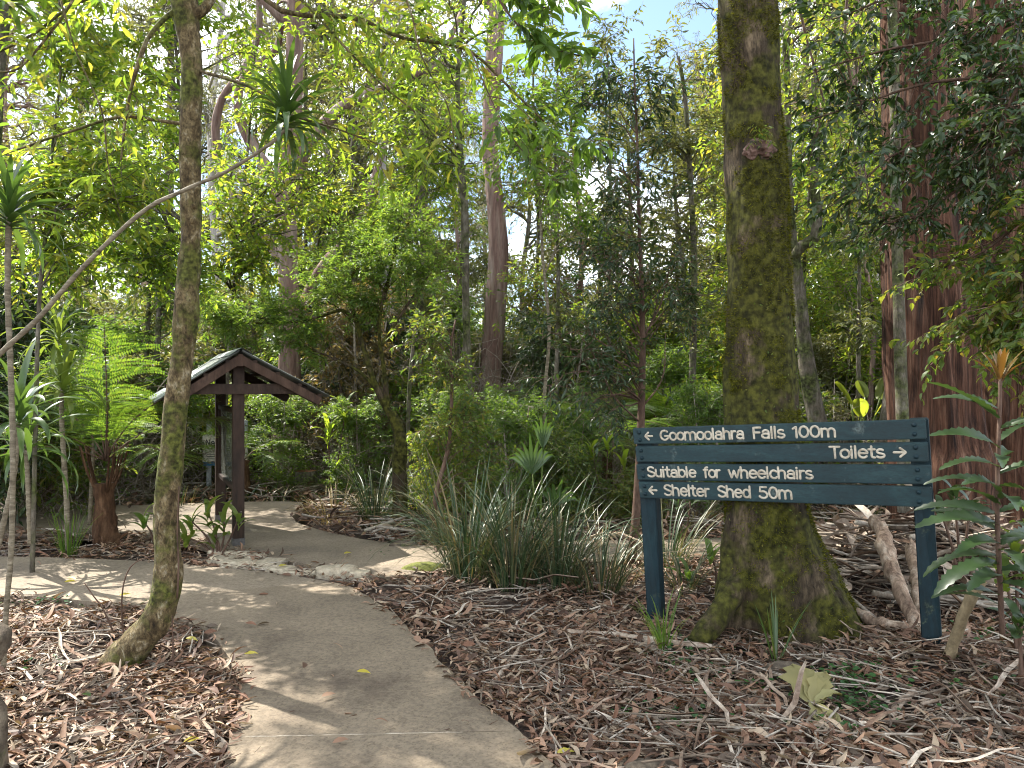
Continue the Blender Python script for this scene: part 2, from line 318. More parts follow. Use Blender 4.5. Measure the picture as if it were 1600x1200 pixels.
gx = np.concatenate([np.linspace(-150, -12, 24)[:-1], np.linspace(-12, -4.5, 40)[:-1], np.linspace(-4.5, 5.2, 170)[:-1], np.linspace(5.2, 14, 40)[:-1], np.linspace(14, 150, 24)])
gy = np.concatenate([np.linspace(-30, 1.5, 24)[:-1], np.linspace(1.5, 9.5, 150)[:-1], np.linspace(9.5, 24, 60)[:-1], np.linspace(24, 200, 40)])
X, Y = np.meshgrid(gx, gy); xf, yf = X.ravel(), Y.ravel(); Z = hgt(xf, yf); ed = edge_dist(xf, yf); onp = on_path(xf, yf)
Z = np.where(onp, np.minimum(Z, .03) - .05 - .06 * (ed > .08), Z)
nx_, ny_ = len(gx), len(gy); ii, jj = np.meshgrid(np.arange(nx_ - 1), np.arange(ny_ - 1)); q = (jj * nx_ + ii).ravel()
mb = MB(); mb.add(np.c_[xf, yf, Z], np.stack([q, q + 1, q + nx_ + 1, q + nx_], -1))
SOIL = surfmat('leafy_soil', [(.012, .008, .006), (.035, .022, .016), (.07, .045, .034), (.12, .08, .06)], 7, bump=1, bdist=.03, bscale=45, detail=12)
g = mb.build('ground', SOIL); g['kind'] = 'structure'

# leaf litter
def sickle():
    V = []; n = 5
    for k in range(n + 1):
        t = k / n; w_ = .085 * math.sin(math.pi * min(1, .08 + t * .95)) + .003; cx = .14 * math.sin(math.pi * t) - .05
        zz = .09 * math.sin(2.6 * t)
        V += [(cx - w_, t, zz + .03), (cx, t, zz), (cx + w_, t, zz + .03)]
    F = []
    for k in range(n):
        for s in (0, 1): F.append((3 * k + s, 3 * k + s + 1, 3 * k + s + 4, 3 * k + s + 3))
    return np.array(V, float), np.array(F)
SV, SF = sickle()
OV, OF = leaf_tmpl(8, .42)
def scatter(n, x0, x1, y0, y1, keep_path=0.0, persp=True):
    if persp:   # even in the view rather than in the plan
        y = y0 * (y1 / y0) ** U(0, 1, n) if y0 > 0 else U(y0, y1, n); x = U(-.75, .75, n) * y
    else: x, y = U(x0, x1, n), U(y0, y1, n)
    op = on_path(x, y); e = edge_dist(x, y) if keep_path >= 0 else 0
    k = (~op & (e > .015)) | (op & ((U(0, 1, n) < keep_path) | (e < np.abs(rng.normal(0, .04, n)))))
    return x[k], y[k]
def litter(name, n, y0, y1, lmin, lmax, hmax, rect=None, label=None, tilt=.35):
    x, y = scatter(n, *(rect or (0, 0)), y0, y1, 0.0035, rect is None); kp = U(0, 1, len(x)) < .45 + .9 * (vnoise(np.c_[x * 3.1, y * 3.1, x * 0], 33) + .35); x, y = x[kp], y[kp]
    m = len(x); z = np.maximum(hgt(x, y), 0) + np.where(on_path(x, y), PZ + .003, U(0, 1, m) ** 1.5 * hmax)
    a = U(0, 2 * math.pi, m); d = np.c_[np.cos(a), np.sin(a), rng.normal(0, tilt, m)]; nn = nrm(np.c_[rng.normal(0, tilt * 1.5, m), rng.normal(0, tilt * 1.5, m), np.ones(m)])
    L_ = lmin + (lmax - lmin) * rng.beta(1.6, 2.6, m) * 1.25; z = z + .025 * np.clip(vnoise(np.c_[x * 2.6, y * 2.6, x * 0], 21), 0, 1) * (~on_path(x, y)) * U(0, 1, m); mb = MB(); s = U(0, 1, m) < .72
    inst(mb, SV, SF, np.c_[x, y, z][s], d[s], nn[s], L_[s], L_[s] * U(.7, 1.5, s.sum())); inst(mb, OV, OF, np.c_[x, y, z][~s], d[~s], nn[~s], L_[~s] * .75, L_[~s] * .75)
    o = mb.build(name, LITTER); return tag(o, kind='stuff')
litter('leaf_litter', 82000, 2.6, 8.5, .025, .125, .05)
litter('leaf_litter', 22000, 8.0, 22, .09, .2, .09)
litter('leaf_litter', 3500, -3, 3, .07, .13, .04, rect=(-4, 4))
# twigs
def twigs(n, y0, y1, l0, l1, r0, r1, hm):
    x, y = scatter(n, 0, 0, y0, y1); m = len(x); z = np.maximum(hgt(x, y), -.01) + U(.008, hm, m); a = U(0, 6.28, m); L_ = U(l0, l1, m) * U(.5, 1, m)
    d = np.c_[np.cos(a), np.sin(a), rng.normal(0, .07, m)]; s = np.c_[-d[:, 1], d[:, 0], np.zeros(m)] * (rng.normal(0, .09, m) * L_)[:, None]
    p0 = np.c_[x, y, z]; Pt = np.stack([p0 - d * L_[:, None] / 2, p0 + s, p0 + s * .6 + d * L_[:, None] * .25, p0 + d * L_[:, None] / 2], 1)
    # keep both ends off the path
    k = ~(on_path(Pt[:, 0, 0], Pt[:, 0, 1]) | on_path(Pt[:, -1, 0], Pt[:, -1, 1]))
    R = U(r0, r1, m)[:, None] * np.array([1, .95, .8, .45]); mb = MB(); tubes(mb, Pt[k], R[k], 5); return tag(mb.build('twig_litter', TWIG), kind='stuff')
twigs(3400, 2.7, 9, .1, .75, .0015, .006, .07); twigs(1500, 8, 20, .3, 1.6, .006, .018, .12)
def flat_strips(n, y0, y1, l0, l1, hm):
    x, y = scatter(n, 0, 0, y0, y1); m = len(x); z = hgt(x, y) + U(.01, hm, m); a = U(0, 6.28, m)
    d = np.c_[np.cos(a), np.sin(a), rng.normal(0, .06, m)]; nn = nrm(np.c_[rng.normal(0, .4, (m, 2)), np.ones(m)])
    t = np.linspace(0, 1, 6); V = []
    for k in t: w5 = .024 * math.sin(math.pi * (.06 + .88 * k)) ** .6; cx5 = .04 * math.sin(5 * k); V += [(cx5 - w5, k, .03 * math.sin(9 * k)), (cx5, k, -.012 + .03 * math.sin(9 * k)), (cx5 + w5, k, .03 * math.sin(9 * k))]
    F = [(3 * k + s, 3 * k + s + 1, 3 * k + s + 4, 3 * k + s + 3) for k in range(5) for s in (0, 1)]
    mb = MB(); p = np.c_[x, y, z]; L_ = U(l0, l1, m); k = ~on_path(x + d[:, 0] * L_, y + d[:, 1] * L_)
    inst(mb, np.array(V), np.array(F), p[k], d[k], nn[k], L_[k], U(.25, .6, k.sum())); return tag(mb.build('bark_litter', BARKSTRIP), kind='stuff')
flat_strips(1300, 2.8, 9, .12, .55, .06); flat_strips(900, 8, 18, .4, 1.1, .12); flat_strips(220, 2.9, 9, .5, 1.1, .07)

# long shed bark strips and sticks, each its own thing
def bark_strip(pxs, w_, label, z=.04, curl=.5, name='bark_strip', cat='bark strip', mat=None, group='shed bark strips and sticks on the ground', round_=False):
    pts = []
    for q in pxs:
        zz = q[2] if len(q) > 2 else z
        g_ = G(q[0], q[1], zz); gh = h1(g_[0], g_[1]); g_ = G(q[0], q[1], zz + gh); pts.append(g_)
    pts = spline(pts, 14); mb = MB()
    if round_:
        R = w_ * np.linspace(1, .55, 14) * (1 + .12 * vnoise(pts * 8, 3)); tubes(mb, pts, R, 8)
    else:
        T, A, B = frames(pts[None]); T, A, B = T[0], A[0], B[0]; V = []; nc = 6
        side = nrm(np.cross(T, np.array([0, 0, 1.]))); up = np.cross(side, T)
        for k in range(14):
            ww = w_ * (1 - .7 * abs(k / 13 - .4) ** 1.5) * (1 + .25 * math.sin(k * 1.7)); ph = curl * math.sin(k * .5 + w_ * 90)
            for s, off in ((0, 0), (1, -.006)):
                for c in range(nc):
                    th = (c / (nc - 1) - .5) * 2.3 + ph; V.append(pts[k] + side[k] * ww * math.sin(th) + up[k] * (ww * .6 * (math.cos(th) - .6) + off))
        F = []
        for k in range(13):
            for s in (0, 1):
                for c in range(nc - 1):
                    i0 = (k * 2 + s) * nc + c; F.append((i0, i0 + 1, i0 + 2 * nc + 1, i0 + 2 * nc))
            for c in (0, nc - 1):
                i0 = k * 2 * nc + c; F.append((i0, i0 + nc, i0 + 3 * nc, i0 + 2 * nc))
        F = np.array(F); mb.add(V, F)
    o = mb.build(name, mat or BARKSTRIP, loc=pts[0]); return tag(o, label, cat, group)
bark_strip([(53, 1105), (110, 1112), (180, 1121)], .022, 'long pale curled bark strip lying just above the stick pile left of the path')
bark_strip([(60, 1155), (140, 1150), (213, 1134), (310, 1116)], .02, 'longest bent pale stick crossing the litter left of the path', round_=True, mat=BARKSTRIP)
bark_strip([(30, 1128), (90, 1136), (200, 1140)], .018, 'grey bark strip under the long bent stick left of the path')
bark_strip([(0, 950), (45, 960), (100, 974)], .026, 'pale bark log strip at the left picture edge near the side path')
bark_strip([(127, 1001), (165, 994), (207, 986)], .022, 'short pale bark strip behind the base of the crooked tree')
bark_strip([(0, 985), (40, 978), (90, 973)], .018, 'thin grey bark strip between the cane stem and the crooked tree')
bark_strip([(160, 1085), (168, 1100), (176, 1110)], .014, 'short grey bark curl in front of the crooked tree base')
bark_strip([(172, 1068), (192, 1080), (206, 1088)], .022, 'wide grey bark curl right in front of the crooked tree', curl=1)
bark_strip([(199, 1090), (206, 1115), (213, 1140)], .013, 'narrow upright-lying grey bark sliver beside the bent stick')
bark_strip([(278, 1078), (277, 1095), (274, 1112)], .013, 'short grey bark sliver near the curved path edge')
bark_strip([(100, 1168), (150, 1172), (200, 1176)], .02, 'grey bark piece below the bent stick at left')
bark_strip([(5, 1020), (80, 1032), (130, 1030)], .018, 'reddish bark strip lying left of the crooked tree base')
bark_strip([(880, 985), (960, 990), (1040, 1000), (1112, 1008)], .035, 'broad split pale bark slab in front of the left sign post', z=.07)
bark_strip([(905, 1008), (985, 1003), (1050, 1012)], .03, 'second split pale bark slab under the broad one by the sign')
bark_strip([(768, 1070), (800, 1030), (826, 990)], .017, 'pale bark stick slanting up from the right path edge', round_=True)
bark_strip([(832, 1042), (862, 1000), (886, 962)], .02, 'pale bark strip slanting behind the stick at right of path')
bark_strip([(1010, 1012), (1045, 1025), (1080, 1040)], .014, 'grey stick leaning off the split bark slab', round_=True)
bark_strip([(930, 1132), (1010, 1134), (1085, 1140)], .009, 'long straight thin stick in the foreground litter', round_=True)
bark_strip([(905, 1147), (960, 1149), (1032, 1147)], .008, 'short pale straight stick just in front of the long thin one', round_=True)
bark_strip([(1050, 1070), (1090, 1030), (1125, 1004)], .011, 'stick slanting up towards the mossy buttress root', round_=True)
bark_strip([(930, 1062), (1040, 1071), (1150, 1065)], .006, 'long thin twig lying level before the sign', round_=True)
bark_strip([(1225, 1150), (1250, 1178), (1275, 1200)], .012, 'pale stick at the lower edge below the withered lobed leaf', round_=True)
bark_strip([(1222, 1152), (1275, 1144), (1325, 1146)], .008, 'bent pale twig lying across the withered leaf stalk', round_=True)
bark_strip([(1440, 1100), (1480, 1090), (1515, 1078)], .01, 'thin brown stick lying right of the sign post foot', round_=True)
bark_strip([(1268, 1018), (1300, 985), (1328, 946, .2)], .006, 'pale cane leaning on the foot of the mossy tree', round_=True)
bark_strip([(1390, 1118), (1410, 1095), (1430, 1075)], .024, 'orange brown bark flake on the dark soil at right')
# debris heap behind the sign
def logp(px, r, label, mat=BARKSTRIP, name='log', cat='log'):
    pts = spline([P(*q) for q in px], 16); mb = MB(); sd_ = 12; V0 = tubes(mb, pts, r * np.linspace(1, .8, 16), sd_, False)
    V = mb.V[0]; c = np.repeat(pts, sd_, 0); d = V - c; mb.V[0] = c + d * (1 + .45 * fbm(V * np.array([16, 16, 6.]), 4, 9))[:, None]; endm = np.arange(len(V)) < sd_; mb.V[0][endm] += (nrm(pts[0] - pts[1])) * (U(0, .09, sd_))[:, None]
    return tag(mb.build(name, mat, loc=pts[0]), label, cat)
PALELOG = surfmat('weathered_log', [(.08, .045, .03), (.28, .2, .14), (.45, .37, .29)], 12, (1, 1, .2), bump=1, bdist=.02, bscale=30, mottle=.5)
logp([(1374, 822, 5.6), (1392, 880, 5.3), (1420, 950, 5.0), (1441, 1000, 4.8)], .056, 'thick pale peeling log leaning down behind the right sign post', PALELOG)
logp([(1338, 958, 5.1), (1380, 975, 4.95), (1432, 982, 4.8)], .038, 'shorter pale log lying at the foot of the leaning log', PALELOG)
logp([(1425, 860, 5.6), (1435, 920, 5.3), (1441, 1010, 4.9)], .045, 'narrow split pale log against the right sign post', PALELOG)
logp([(1486, 1015, 4.2), (1505, 960, 4.15), (1530, 905, 4.1)], .034, 'smooth tan broken branch stub standing right of the sign post', surfmat('tan_branch', [(.12, .09, .05), (.22, .17, .1)], 9), 'branch_stub', 'branch')
m = 330; x = U(2.2, 4.6, m); y = U(5.3, 7.4, m); a = rng.normal(.35, .6, m) + (U(0, 1, m) < .4) * U(.8, 2.4, m); Ls = U(.25, 1.1, m); z = hgt(x, y) + U(0, .12, m)
d = np.c_[np.cos(a), np.sin(a), rng.normal(-.1, .16, m)]; p0 = np.c_[x, y, z]
Pt = np.stack([p0 - d * Ls[:, None] / 2, p0 + rng.normal(0, .03, (m, 3)), p0 + d * Ls[:, None] / 2], 1)
mb = MB(); tubes(mb, Pt, (.004 + .02 * U(0, 1, m) ** 2.2)[:, None] * np.array([1, .9, .75]), 6); mb2 = MB(); k5 = U(0, 1, m) < .8; a5 = U(0, 6.28, m); inst(mb2, SV, SF, (p0 + [0, 0, .05])[k5], np.c_[np.cos(a5), np.sin(a5), rng.normal(0, .35, m)][k5], nrm(rng.normal(0, .5, (m, 3)) + [0, 0, 1])[k5], U(.2, .6, k5.sum()), U(.2, .5, k5.sum())); tag(mb2.build('bark_litter', BARKSTRIP), kind='stuff'); tag(mb.build('branch_debris', TWIG), kind='stuff')

# rocks
ROCK = surfmat('lichen_stone', [(.03, .024, .018), (.09, .07, .05), (.17, .14, .1)], 9, bump=.8, bdist=.02, bscale=18, patch=((.06, .075, .02), 5, .55, .65))
SAND = surfmat('pale_sandstone', [(.2, .16, .11), (.34, .29, .21), (.44, .39, .3)], 4, bump=.7, bdist=.012, bscale=22)
def rock(name, loc, s, mat, label, cat='stone', group=None, seed=0, flat=1.0, rz=0):
    import bmesh
    bm = bmesh.new(); bmesh.ops.create_icosphere(bm, subdivisions=4, radius=1); V = np.array([v.co[:] for v in bm.verts])
    F = np.array([[v.index for v in f.verts] for f in bm.faces]); bm.free()
    V = V * (1 + .22 * fbm(V * 1.3 + seed * 7, 4, seed))[:, None]; V = np.clip(V, -1, .75 if flat < 1 else 1.2) if flat < 1 else V
    V[:, :2] = np.sign(V[:, :2]) * np.abs(V[:, :2]) ** .85
    c, s_ = math.cos(rz), math.sin(rz); V = V * np.array(s); V[:, :2] = V[:, :2] @ np.array([[c, s_], [-s_, c]])
    mb = MB(); mb.add(V + np.array(loc), F); return tag(mb.build(name, mat, loc=loc), label, cat, group)
ESL = ['front row, second from the left beside the side path', 'front row, third from the left beside the side path', 'front row, fourth from the left beside the side path', 'small one in the back row nearest the shelter post', 'narrow one right of centre of the group', 'front row, fifth from the left beside the side path', 'front row, sixth from the left beside the side path', 'last flat one beside the big rounded stone', 'leftmost small one below the yellow-edged plant', 'small one in the back row touching the far path']
k = 0
for (px, py, sx, sy) in [(348, 872, .16, .12), (378, 878, .2, .12), (408, 880, .17, .1), (372, 864, .14, .08), (432, 876, .12, .08), (440, 888, .18, .09), (470, 893, .16, .09), (500, 892, .15, .08), (340, 861, .1, .07), (402, 868, .12, .07)]:
    g_ = G(px, py, .03); k += 1
    rock('edging_stone', (g_[0], g_[1], .0), (sx, sy, .06), SAND, 'flat sandstone edging stone, %s' % ESL[k - 1], 'edging stone', 'flat sandstone edging stones between the paths', k, .7, U(-.3, .3))
g_ = G(530, 900); rock('edging_stone', (g_[0], g_[1], .01), (.2, .12, .1), SAND, 'large rounded pale stone at the tip between the paths', 'edging stone', None, 31, .9, .2)
g_ = G(562, 903); rock('edging_stone', (g_[0], g_[1], .0), (.11, .08, .08), SAND, 'small rounded pale stone right of the large one at the path tip', 'edging stone', None, 32, .9)
g_ = G(645, 893); rock('edging_stone', (g_[0] + .12, g_[1], .0), (.2, .1, .08), surfmat('mossy_stone', [(.05, .05, .015), (.1, .11, .02), (.15, .15, .04)], 14, bump=1, bdist=.01, bscale=60), 'moss covered stone beside the rush clump', 'edging stone', None, 33)
g_ = G(628, 856); rock('stone', (g_[0], g_[1], .0), (.16, .08, .07), ROCK, 'low brown stone at the foot of the small mossy trunk', 'stone', None, 36)
g_ = G(1245, 1125); rock('stone', (g_[0], g_[1] + .05, -.04), (.17, .12, .1), ROCK, 'rounded earthy stone behind the withered lobed leaf', 'stone', None, 34)
g_ = G(1372, 1160); rock('stone', (g_[0], g_[1], -.02), (.14, .11, .08), ROCK, 'half buried brown stone right of the withered lobed leaf', 'stone', None, 35)
g_ = G(1225, 1062); rock('stone', (g_[0], g_[1], .0), (.12, .08, .1), ROCK, 'dark round stone at the foot of the mossy tree', 'stone', None, 38)
g_ = G(1010, 1215); rock('stone', (g_[0], g_[1], -.03), (.2, .1, .08), ROCK, 'brown stone at the lower edge of the litter', 'stone', None, 37)
rock('boulder', (-2.29, 3.12, .2), (.22, .2, .42), ROCK, 'upright weathered stone cut off by the left edge at lower left', 'stone', None, 40)
rock('boulder', (-2.31, 3.2, .55), (.17, .16, .12), ROCK, 'small weathered stone topping the upright stone at lower left', 'stone', None, 41)

# ------------------------------------------------------------------ built things
import bmesh
def hexa(name, c8, mat, parent, bevel=.004, seg=2, smooth=False):
    """box from 8 corners: 4 front (TL,TR,BR,BL) then the same 4 of the back"""
    bm = bmesh.new(); org = ORG[parent.name]; v = [bm.verts.new(tuple(np.array(c) - org)) for c in c8]
    for f in ((0, 1, 2, 3), (7, 6, 5, 4), (0, 4, 5, 1), (1, 5, 6, 2), (2, 6, 7, 3), (3, 7, 4, 0)): bm.faces.new([v[i] for i in f])
    bmesh.ops.recalc_face_normals(bm, faces=bm.faces)
    if bevel: bmesh.ops.bevel(bm, geom=bm.edges[:], offset=bevel, segments=seg, affect='EDGES')
    me = bpy.data.meshes.new(name); bm.to_mesh(me); bm.free(); me.materials.append(mat)
    o = bpy.data.objects.new(name, me); sc.collection.objects.link(o); o.parent = parent; ORG[o.name] = org; return o
def boxd(name, c, ax, ay, az, mat, parent, bevel=.004):
    c, ax, ay, az = map(lambda q: np.array(q, float), (c, ax, ay, az))
    f = [c - ax - ay + az, c + ax - ay + az, c + ax - ay - az, c - ax - ay - az]; b = [q + 2 * ay for q in f]
    return hexa(name, f + b, mat, parent, bevel)
def arc(cx, cy, rx, ry, a0, a1, n=14): return [(cx + rx * math.cos(math.radians(a0 + (a1 - a0) * k / n)), cy + ry * math.sin(math.radians(a0 + (a1 - a0) * k / n))) for k in range(n + 1)]
XH = .74
GL = {
 'G': (.82, [arc(.38, .5, .36, .48, 48, 320) + [(.74, .42), (.42, .42)]]),
 'o': (.66, [arc(.3, XH / 2, .28, XH / 2, 90, 450, 22)]),
 'm': (1.04, [[(.03, 0), (.03, XH)], [(.03, .45)] + arc(.25, .46, .21, .28, 170, 0) + [(.46, 0)], [(.46, .45)] + arc(.69, .46, .22, .28, 170, 0) + [(.91, 0)]]),
 'l': (.24, [[(.06, 0), (.06, 1.04)]]),
 'a': (.66, [arc(.29, .5, .22, .24, 160, 10) + [(.51, .4), (.51, 0)], arc(.27, .21, .25, .21, 0, 360, 20)]),
 'h': (.66, [[(.04, 0), (.04, 1.04)], [(.04, .45)] + arc(.28, .46, .23, .28, 170, 0) + [(.51, 0)]]),
 'r': (.44, [[(.04, 0), (.04, XH)], [(.04, .42)] + arc(.27, .42, .22, .31, 170, 75)]),
 'F': (.62, [[(.04, 0), (.04, 1), (.54, 1)], [(.04, .54), (.46, .54)]]),
 's': (.56, [arc(.25, .55, .2, .18, 40, 190, 9) + [(.12, .42), (.36, .33)] + arc(.25, .19, .23, .19, 35, -150, 10)]),
 'S': (.7, [arc(.32, .76, .27, .24, 35, 200, 10) + [(.14, .6), (.5, .42)] + arc(.32, .26, .3, .26, 35, -155, 11)]),
 '1': (.42, [[(.02, .8), (.24, .98), (.24, 0)]]), '0': (.76, [arc(.34, .5, .3, .49, 90, 450, 24)]),
 'T': (.66, [[(0, 1), (.62, 1)], [(.31, 1), (.31, 0)]]), 'i': (.24, [[(.06, 0), (.06, XH)], [(.06, .98), (.06, 1.0)]]),
 'e': (.66, [[(.04, .4), (.56, .4)] + arc(.3, .37, .27, .37, 5, 318, 20)]),
 't': (.46, [[(.17, 1), (.17, .2)] + arc(.33, .18, .16, .17, 180, 275, 7), [(0, XH), (.36, XH)]]),
 'u': (.64, [[(.04, XH), (.04, .28)] + arc(.27, .26, .23, .25, 180, 350) + [(.5, .3)], [(.5, XH), (.5, 0)]]),
 'b': (.66, [[(.04, 0), (.04, 1.04)], arc(.3, XH / 2, .26, XH / 2, 0, 360, 20)]),
 'd': (.66, [[(.55, 0), (.55, 1.04)], arc(.29, XH / 2, .26, XH / 2, 0, 360, 20)]),
 'f': (.44, [[(.14, 0), (.14, .8)] + arc(.31, .82, .17, .18, 180, 80, 7), [(0, XH), (.34, XH)]]),
 'w': (.9, [[(0, XH), (.2, 0), (.4, XH * .95), (.6, 0), (.8, XH)]]), 'c': (.6, [arc(.3, XH / 2, .27, XH / 2, 45, 315, 16)]),
 '5': (.74, [[(.56, 1), (.12, 1), (.08, .56)] + arc(.31, .31, .31, .31, 110, -150, 14)]),
 'N': (.8, [[(.04, 0), (.04, 1), (.6, 0), (.6, 1)]]),
 '<': (.8, [[(.05, .45), (.78, .45)], [(.38, .82), (.03, .45), (.38, .08)]]), '>': (.8, [[(.0, .45), (.73, .45)], [(.4, .82), (.75, .45), (.4, .08)]]),
}
def glyphs(text):
    x = 0; o = []
    for ch in text:
        adv, st = GL[ch]; o.append([[(a_ + x, b_) for a_, b_ in s] for s in st]); x += adv
    return o, x - .1
def strokes(text):
    x = 0; o = []
    for ch in text:
        if ch == ' ': x += .4; continue
        adv, st = GL[ch]
        for s in st: o.append([(a_ + x, b_) for a_, b_ in s])
        x += adv
    return o, x - .1
def letter_mesh(mb, st, origin, ux, uy, nrm_, r, depth=.35, jitter=0):
    for s in st:
        p = np.array(s, float)
        if len(p) > 2 and len(p) < 6: p = np.concatenate([p[:1]] + [p[i] + (p[i + 1] - p[i]) * np.array([[.06], [.94], [1.]]) for i in range(len(p) - 1)])
        if True:
            pass
        p = p; W3 = origin + p[:, :1] * ux + p[:, 1:2] * uy
        d0 = nrm(W3[1] - W3[0]); d1 = nrm(W3[-1] - W3[-2])
        a_ = [math.radians(q) for q in (90, 65, 35)]
        head = [W3[0] - d0 * r * math.sin(q) for q in a_]; tail = [W3[-1] + d1 * r * math.sin(q) for q in a_[::-1]]
        C = np.array(head + list(W3) + tail); R = np.array([r * max(math.cos(q), .02) for q in a_] + [r] * len(W3) + [r * max(math.cos(q), .02) for q in a_[::-1]])
        T = np.empty_like(C); T[1:-1] = C[2:] - C[:-2]; T[0] = d0; T[-1] = d1
        T = nrm(T); S = np.cross(T, nrm_); th = np.arange(8) * math.pi / 4
        V = C[:, None] + R[:, None, None] * (S[:, None] * np.cos(th)[None, :, None] + nrm_[None, None] * np.sin(th)[None, :, None] * depth)
        i = np.arange(len(C) - 1)[:, None] * 8; q = np.arange(8)[None]; q2 = (q + 1) % 8
        mb.add(V, np.stack([i + q, i + q2, i + 8 + q2, i + 8 + q], -1).reshape(-1, 4))

# ---- the direction sign
BLUE = surfmat('blue_green_paint', [(.003, .014, .017), (.005, .024, .029), (.012, .038, .042)], 3, (1, 1, 3), rough=.55, bump=.25, bdist=.004, bscale=26, spec=.4, patch=((.06, .08, .075), 9, .62, .72))
BLUED = surfmat('blue_green_post_paint', [(.003, .011, .015), (.005, .018, .024), (.012, .034, .04)], 5, (1, 1, .3), rough=.6, bump=.3, bdist=.004, bscale=30, patch=((.05, .065, .04), 9, .6, .72))
LETTER = surfmat('cream_letter_paint', [(.25, .21, .15), (.42, .37, .29), (.5, .45, .36)], 22, rough=.6, bump=.2, bdist=.001, bscale=60, mottle=.3)
TL, TR, BR, BL = P(988, 669.5, 5.30), P(1446, 655, 4.42), P(1455, 793, 4.42), P(999, 778, 5.30)
sx = nrm((TR + BR) / 2 - (TL + BL) / 2); sup = nrm((TL + TR) / 2 - (BL + BR) / 2); sn = nrm(np.cross(sx, sup)); sup = nrm(np.cross(sn, sx))
# normal must face the camera
if sn[1] > 0: sn = -sn
def SP(u, v, d=0): return (TL * (1 - u) + TR * u) * (1 - v) + (BL * (1 - u) + BR * u) * v + sn * d
sign = thing('direction_sign', ((TL + TR) / 2 * np.array([1, 1, 0])), 'blue-green timber direction sign of four boards with cream lettering before the mossy tree', 'sign')
bands = [(0, .226), (.260, .482), (.516, .740), (.766, 1.0)]
def findu(px, v):
    lo, hi = -.1, 1.1
    for _ in range(40):
        mid = (lo + hi) / 2; q = SP(mid, v); x = q[0] / q[1] * 1200 + 800
        if x < px: lo = mid
        else: hi = mid
    return lo
texts = [[('<', 1007, 1021), ('Goomoolahra', 1031, 1164), ('Falls', 1176, 1227), ('100m', 1238, 1307)], [('Toilets', 1296, 1383), ('>', 1396, 1418)],
         [('Suitable', 1011, 1089), ('for', 1099, 1127), ('wheelchairs', 1138, 1271)], [('<', 1013, 1028), ('Shelter', 1037, 1110), ('Shed', 1121, 1174), ('50m', 1185, 1239)]]
H = np.linalg.norm(TL - BL)
offs = [(0, 0), (.003, .002), (.0, .006), (.002, .004)]
for k, (v0, v1) in enumerate(bands):
    u0, u1 = offs[k][0], 1 + offs[k][1]; th = .038
    c = [SP(u0, v0), SP(u1, v0), SP(u1, v1), SP(u0, v1)]; bd = hexa('board', c + [q - sn * th for q in c], BLUE, sign, .005, 3)
    capv = (v1 - v0) * .60; vb = v0 + (v1 - v0) * .78
    for t_, x0, x1 in texts[k]:
        ua, ub = findu(x0 + 1.5, vb), findu(x1 - 1.5, vb); gs, wd = glyphs(t_)
        o0 = SP(ua, vb, .0008); ux = (SP(ub, vb, .0008) - o0) / (wd if t_ not in '<>' else .78); uy = (SP(ua, vb - capv) - SP(ua, vb))
        for g1 in gs: mb = MB(); letter_mesh(mb, g1, o0, ux, uy, sn, .0070, .3); mb.build('arrow' if t_ in '<>' else 'letter', LETTER, bd)
    for uu in (.026, .966 if k < 2 else .967):
        for vv in (.27, .74):
            mb = MB(); c_ = SP(uu, v0 + (v1 - v0) * vv); th_ = np.arange(12) * math.pi / 6; V = []
            for rr, dd in ((.0135, 0), (.0128, .004), (.0095, .0085), (.004, .0108), (.0003, .0112)):
                for q in th_: V.append(c_ + (sx * math.cos(q) + sup * math.sin(q)) * rr + sn * dd)
            F = [(r_ * 12 + i, r_ * 12 + (i + 1) % 12, r_ * 12 + 12 + (i + 1) % 12, r_ * 12 + 12 + i) for r_ in range(4) for i in range(12)]
            mb.add(V, np.array(F)); mb.build('bolt', BLUED, bd)
def post(ua, ub, foot_l, foot_r, top_v):
    a_, b_ = SP(ua, top_v, -.041), SP(ub, top_v, -.041); th = .1
    fl, fr = foot_l, foot_r
    return hexa('post', [a_, b_, fr, fl, a_ - sn * th, b_ - sn * th, fr - sn * th, fl - sn * th], BLUED, sign, .006, 2)
zl = -.06
post(findu(1001, 1), findu(1027, 1), P(1012, 985, 5.27), P(1034, 985, 5.27), .02)
post(findu(1428, 1), findu(1459, 1), P(1441, 1020, 4.47), P(1473, 1020, 4.47), .0)

# ---- notice shelter
WOOD = surfmat('stained_brown_timber', [(.012, .0075, .0045), (.028, .0155, .0098), (.05, .031, .02)], 6, (1, 1, .25), rough=.7, bump=.4, bdist=.004, bscale=30)
WOODL = surfmat('faded_brown_timber', [(.026, .015, .0095), (.052, .029, .019), (.085, .052, .036)], 6, (1, 1, .25), rough=.75, bump=.4, bdist=.004, bscale=30)
METAL = surfmat('grey_corrugated_steel', [(.1, .115, .1), (.17, .19, .175), (.25, .27, .25)], 3, rough=.5, bump=.15, bdist=.003, bscale=12, spec=.5, patch=((.12, .12, .08), 4, .58, .75), metal=.35)
th27 = math.radians(27); rX = np.array([math.cos(th27), math.sin(th27), 0]); rY = np.array([-math.sin(th27), math.cos(th27), 0]); rZ = np.array([0, 0, 1.])
B0 = G(372, 855, 0.0); sh = thing('notice_shelter', B0, 'small brown timber notice shelter with grey corrugated gable roof beside the path', 'shelter')
def S(x, y, z): return B0 + rX * x + rY * y + rZ * z
zr = 1.985; LT = 1.95; y0r = -.22; eR = .86; eL = .74; zR = 1.53; zL_ = 1.50
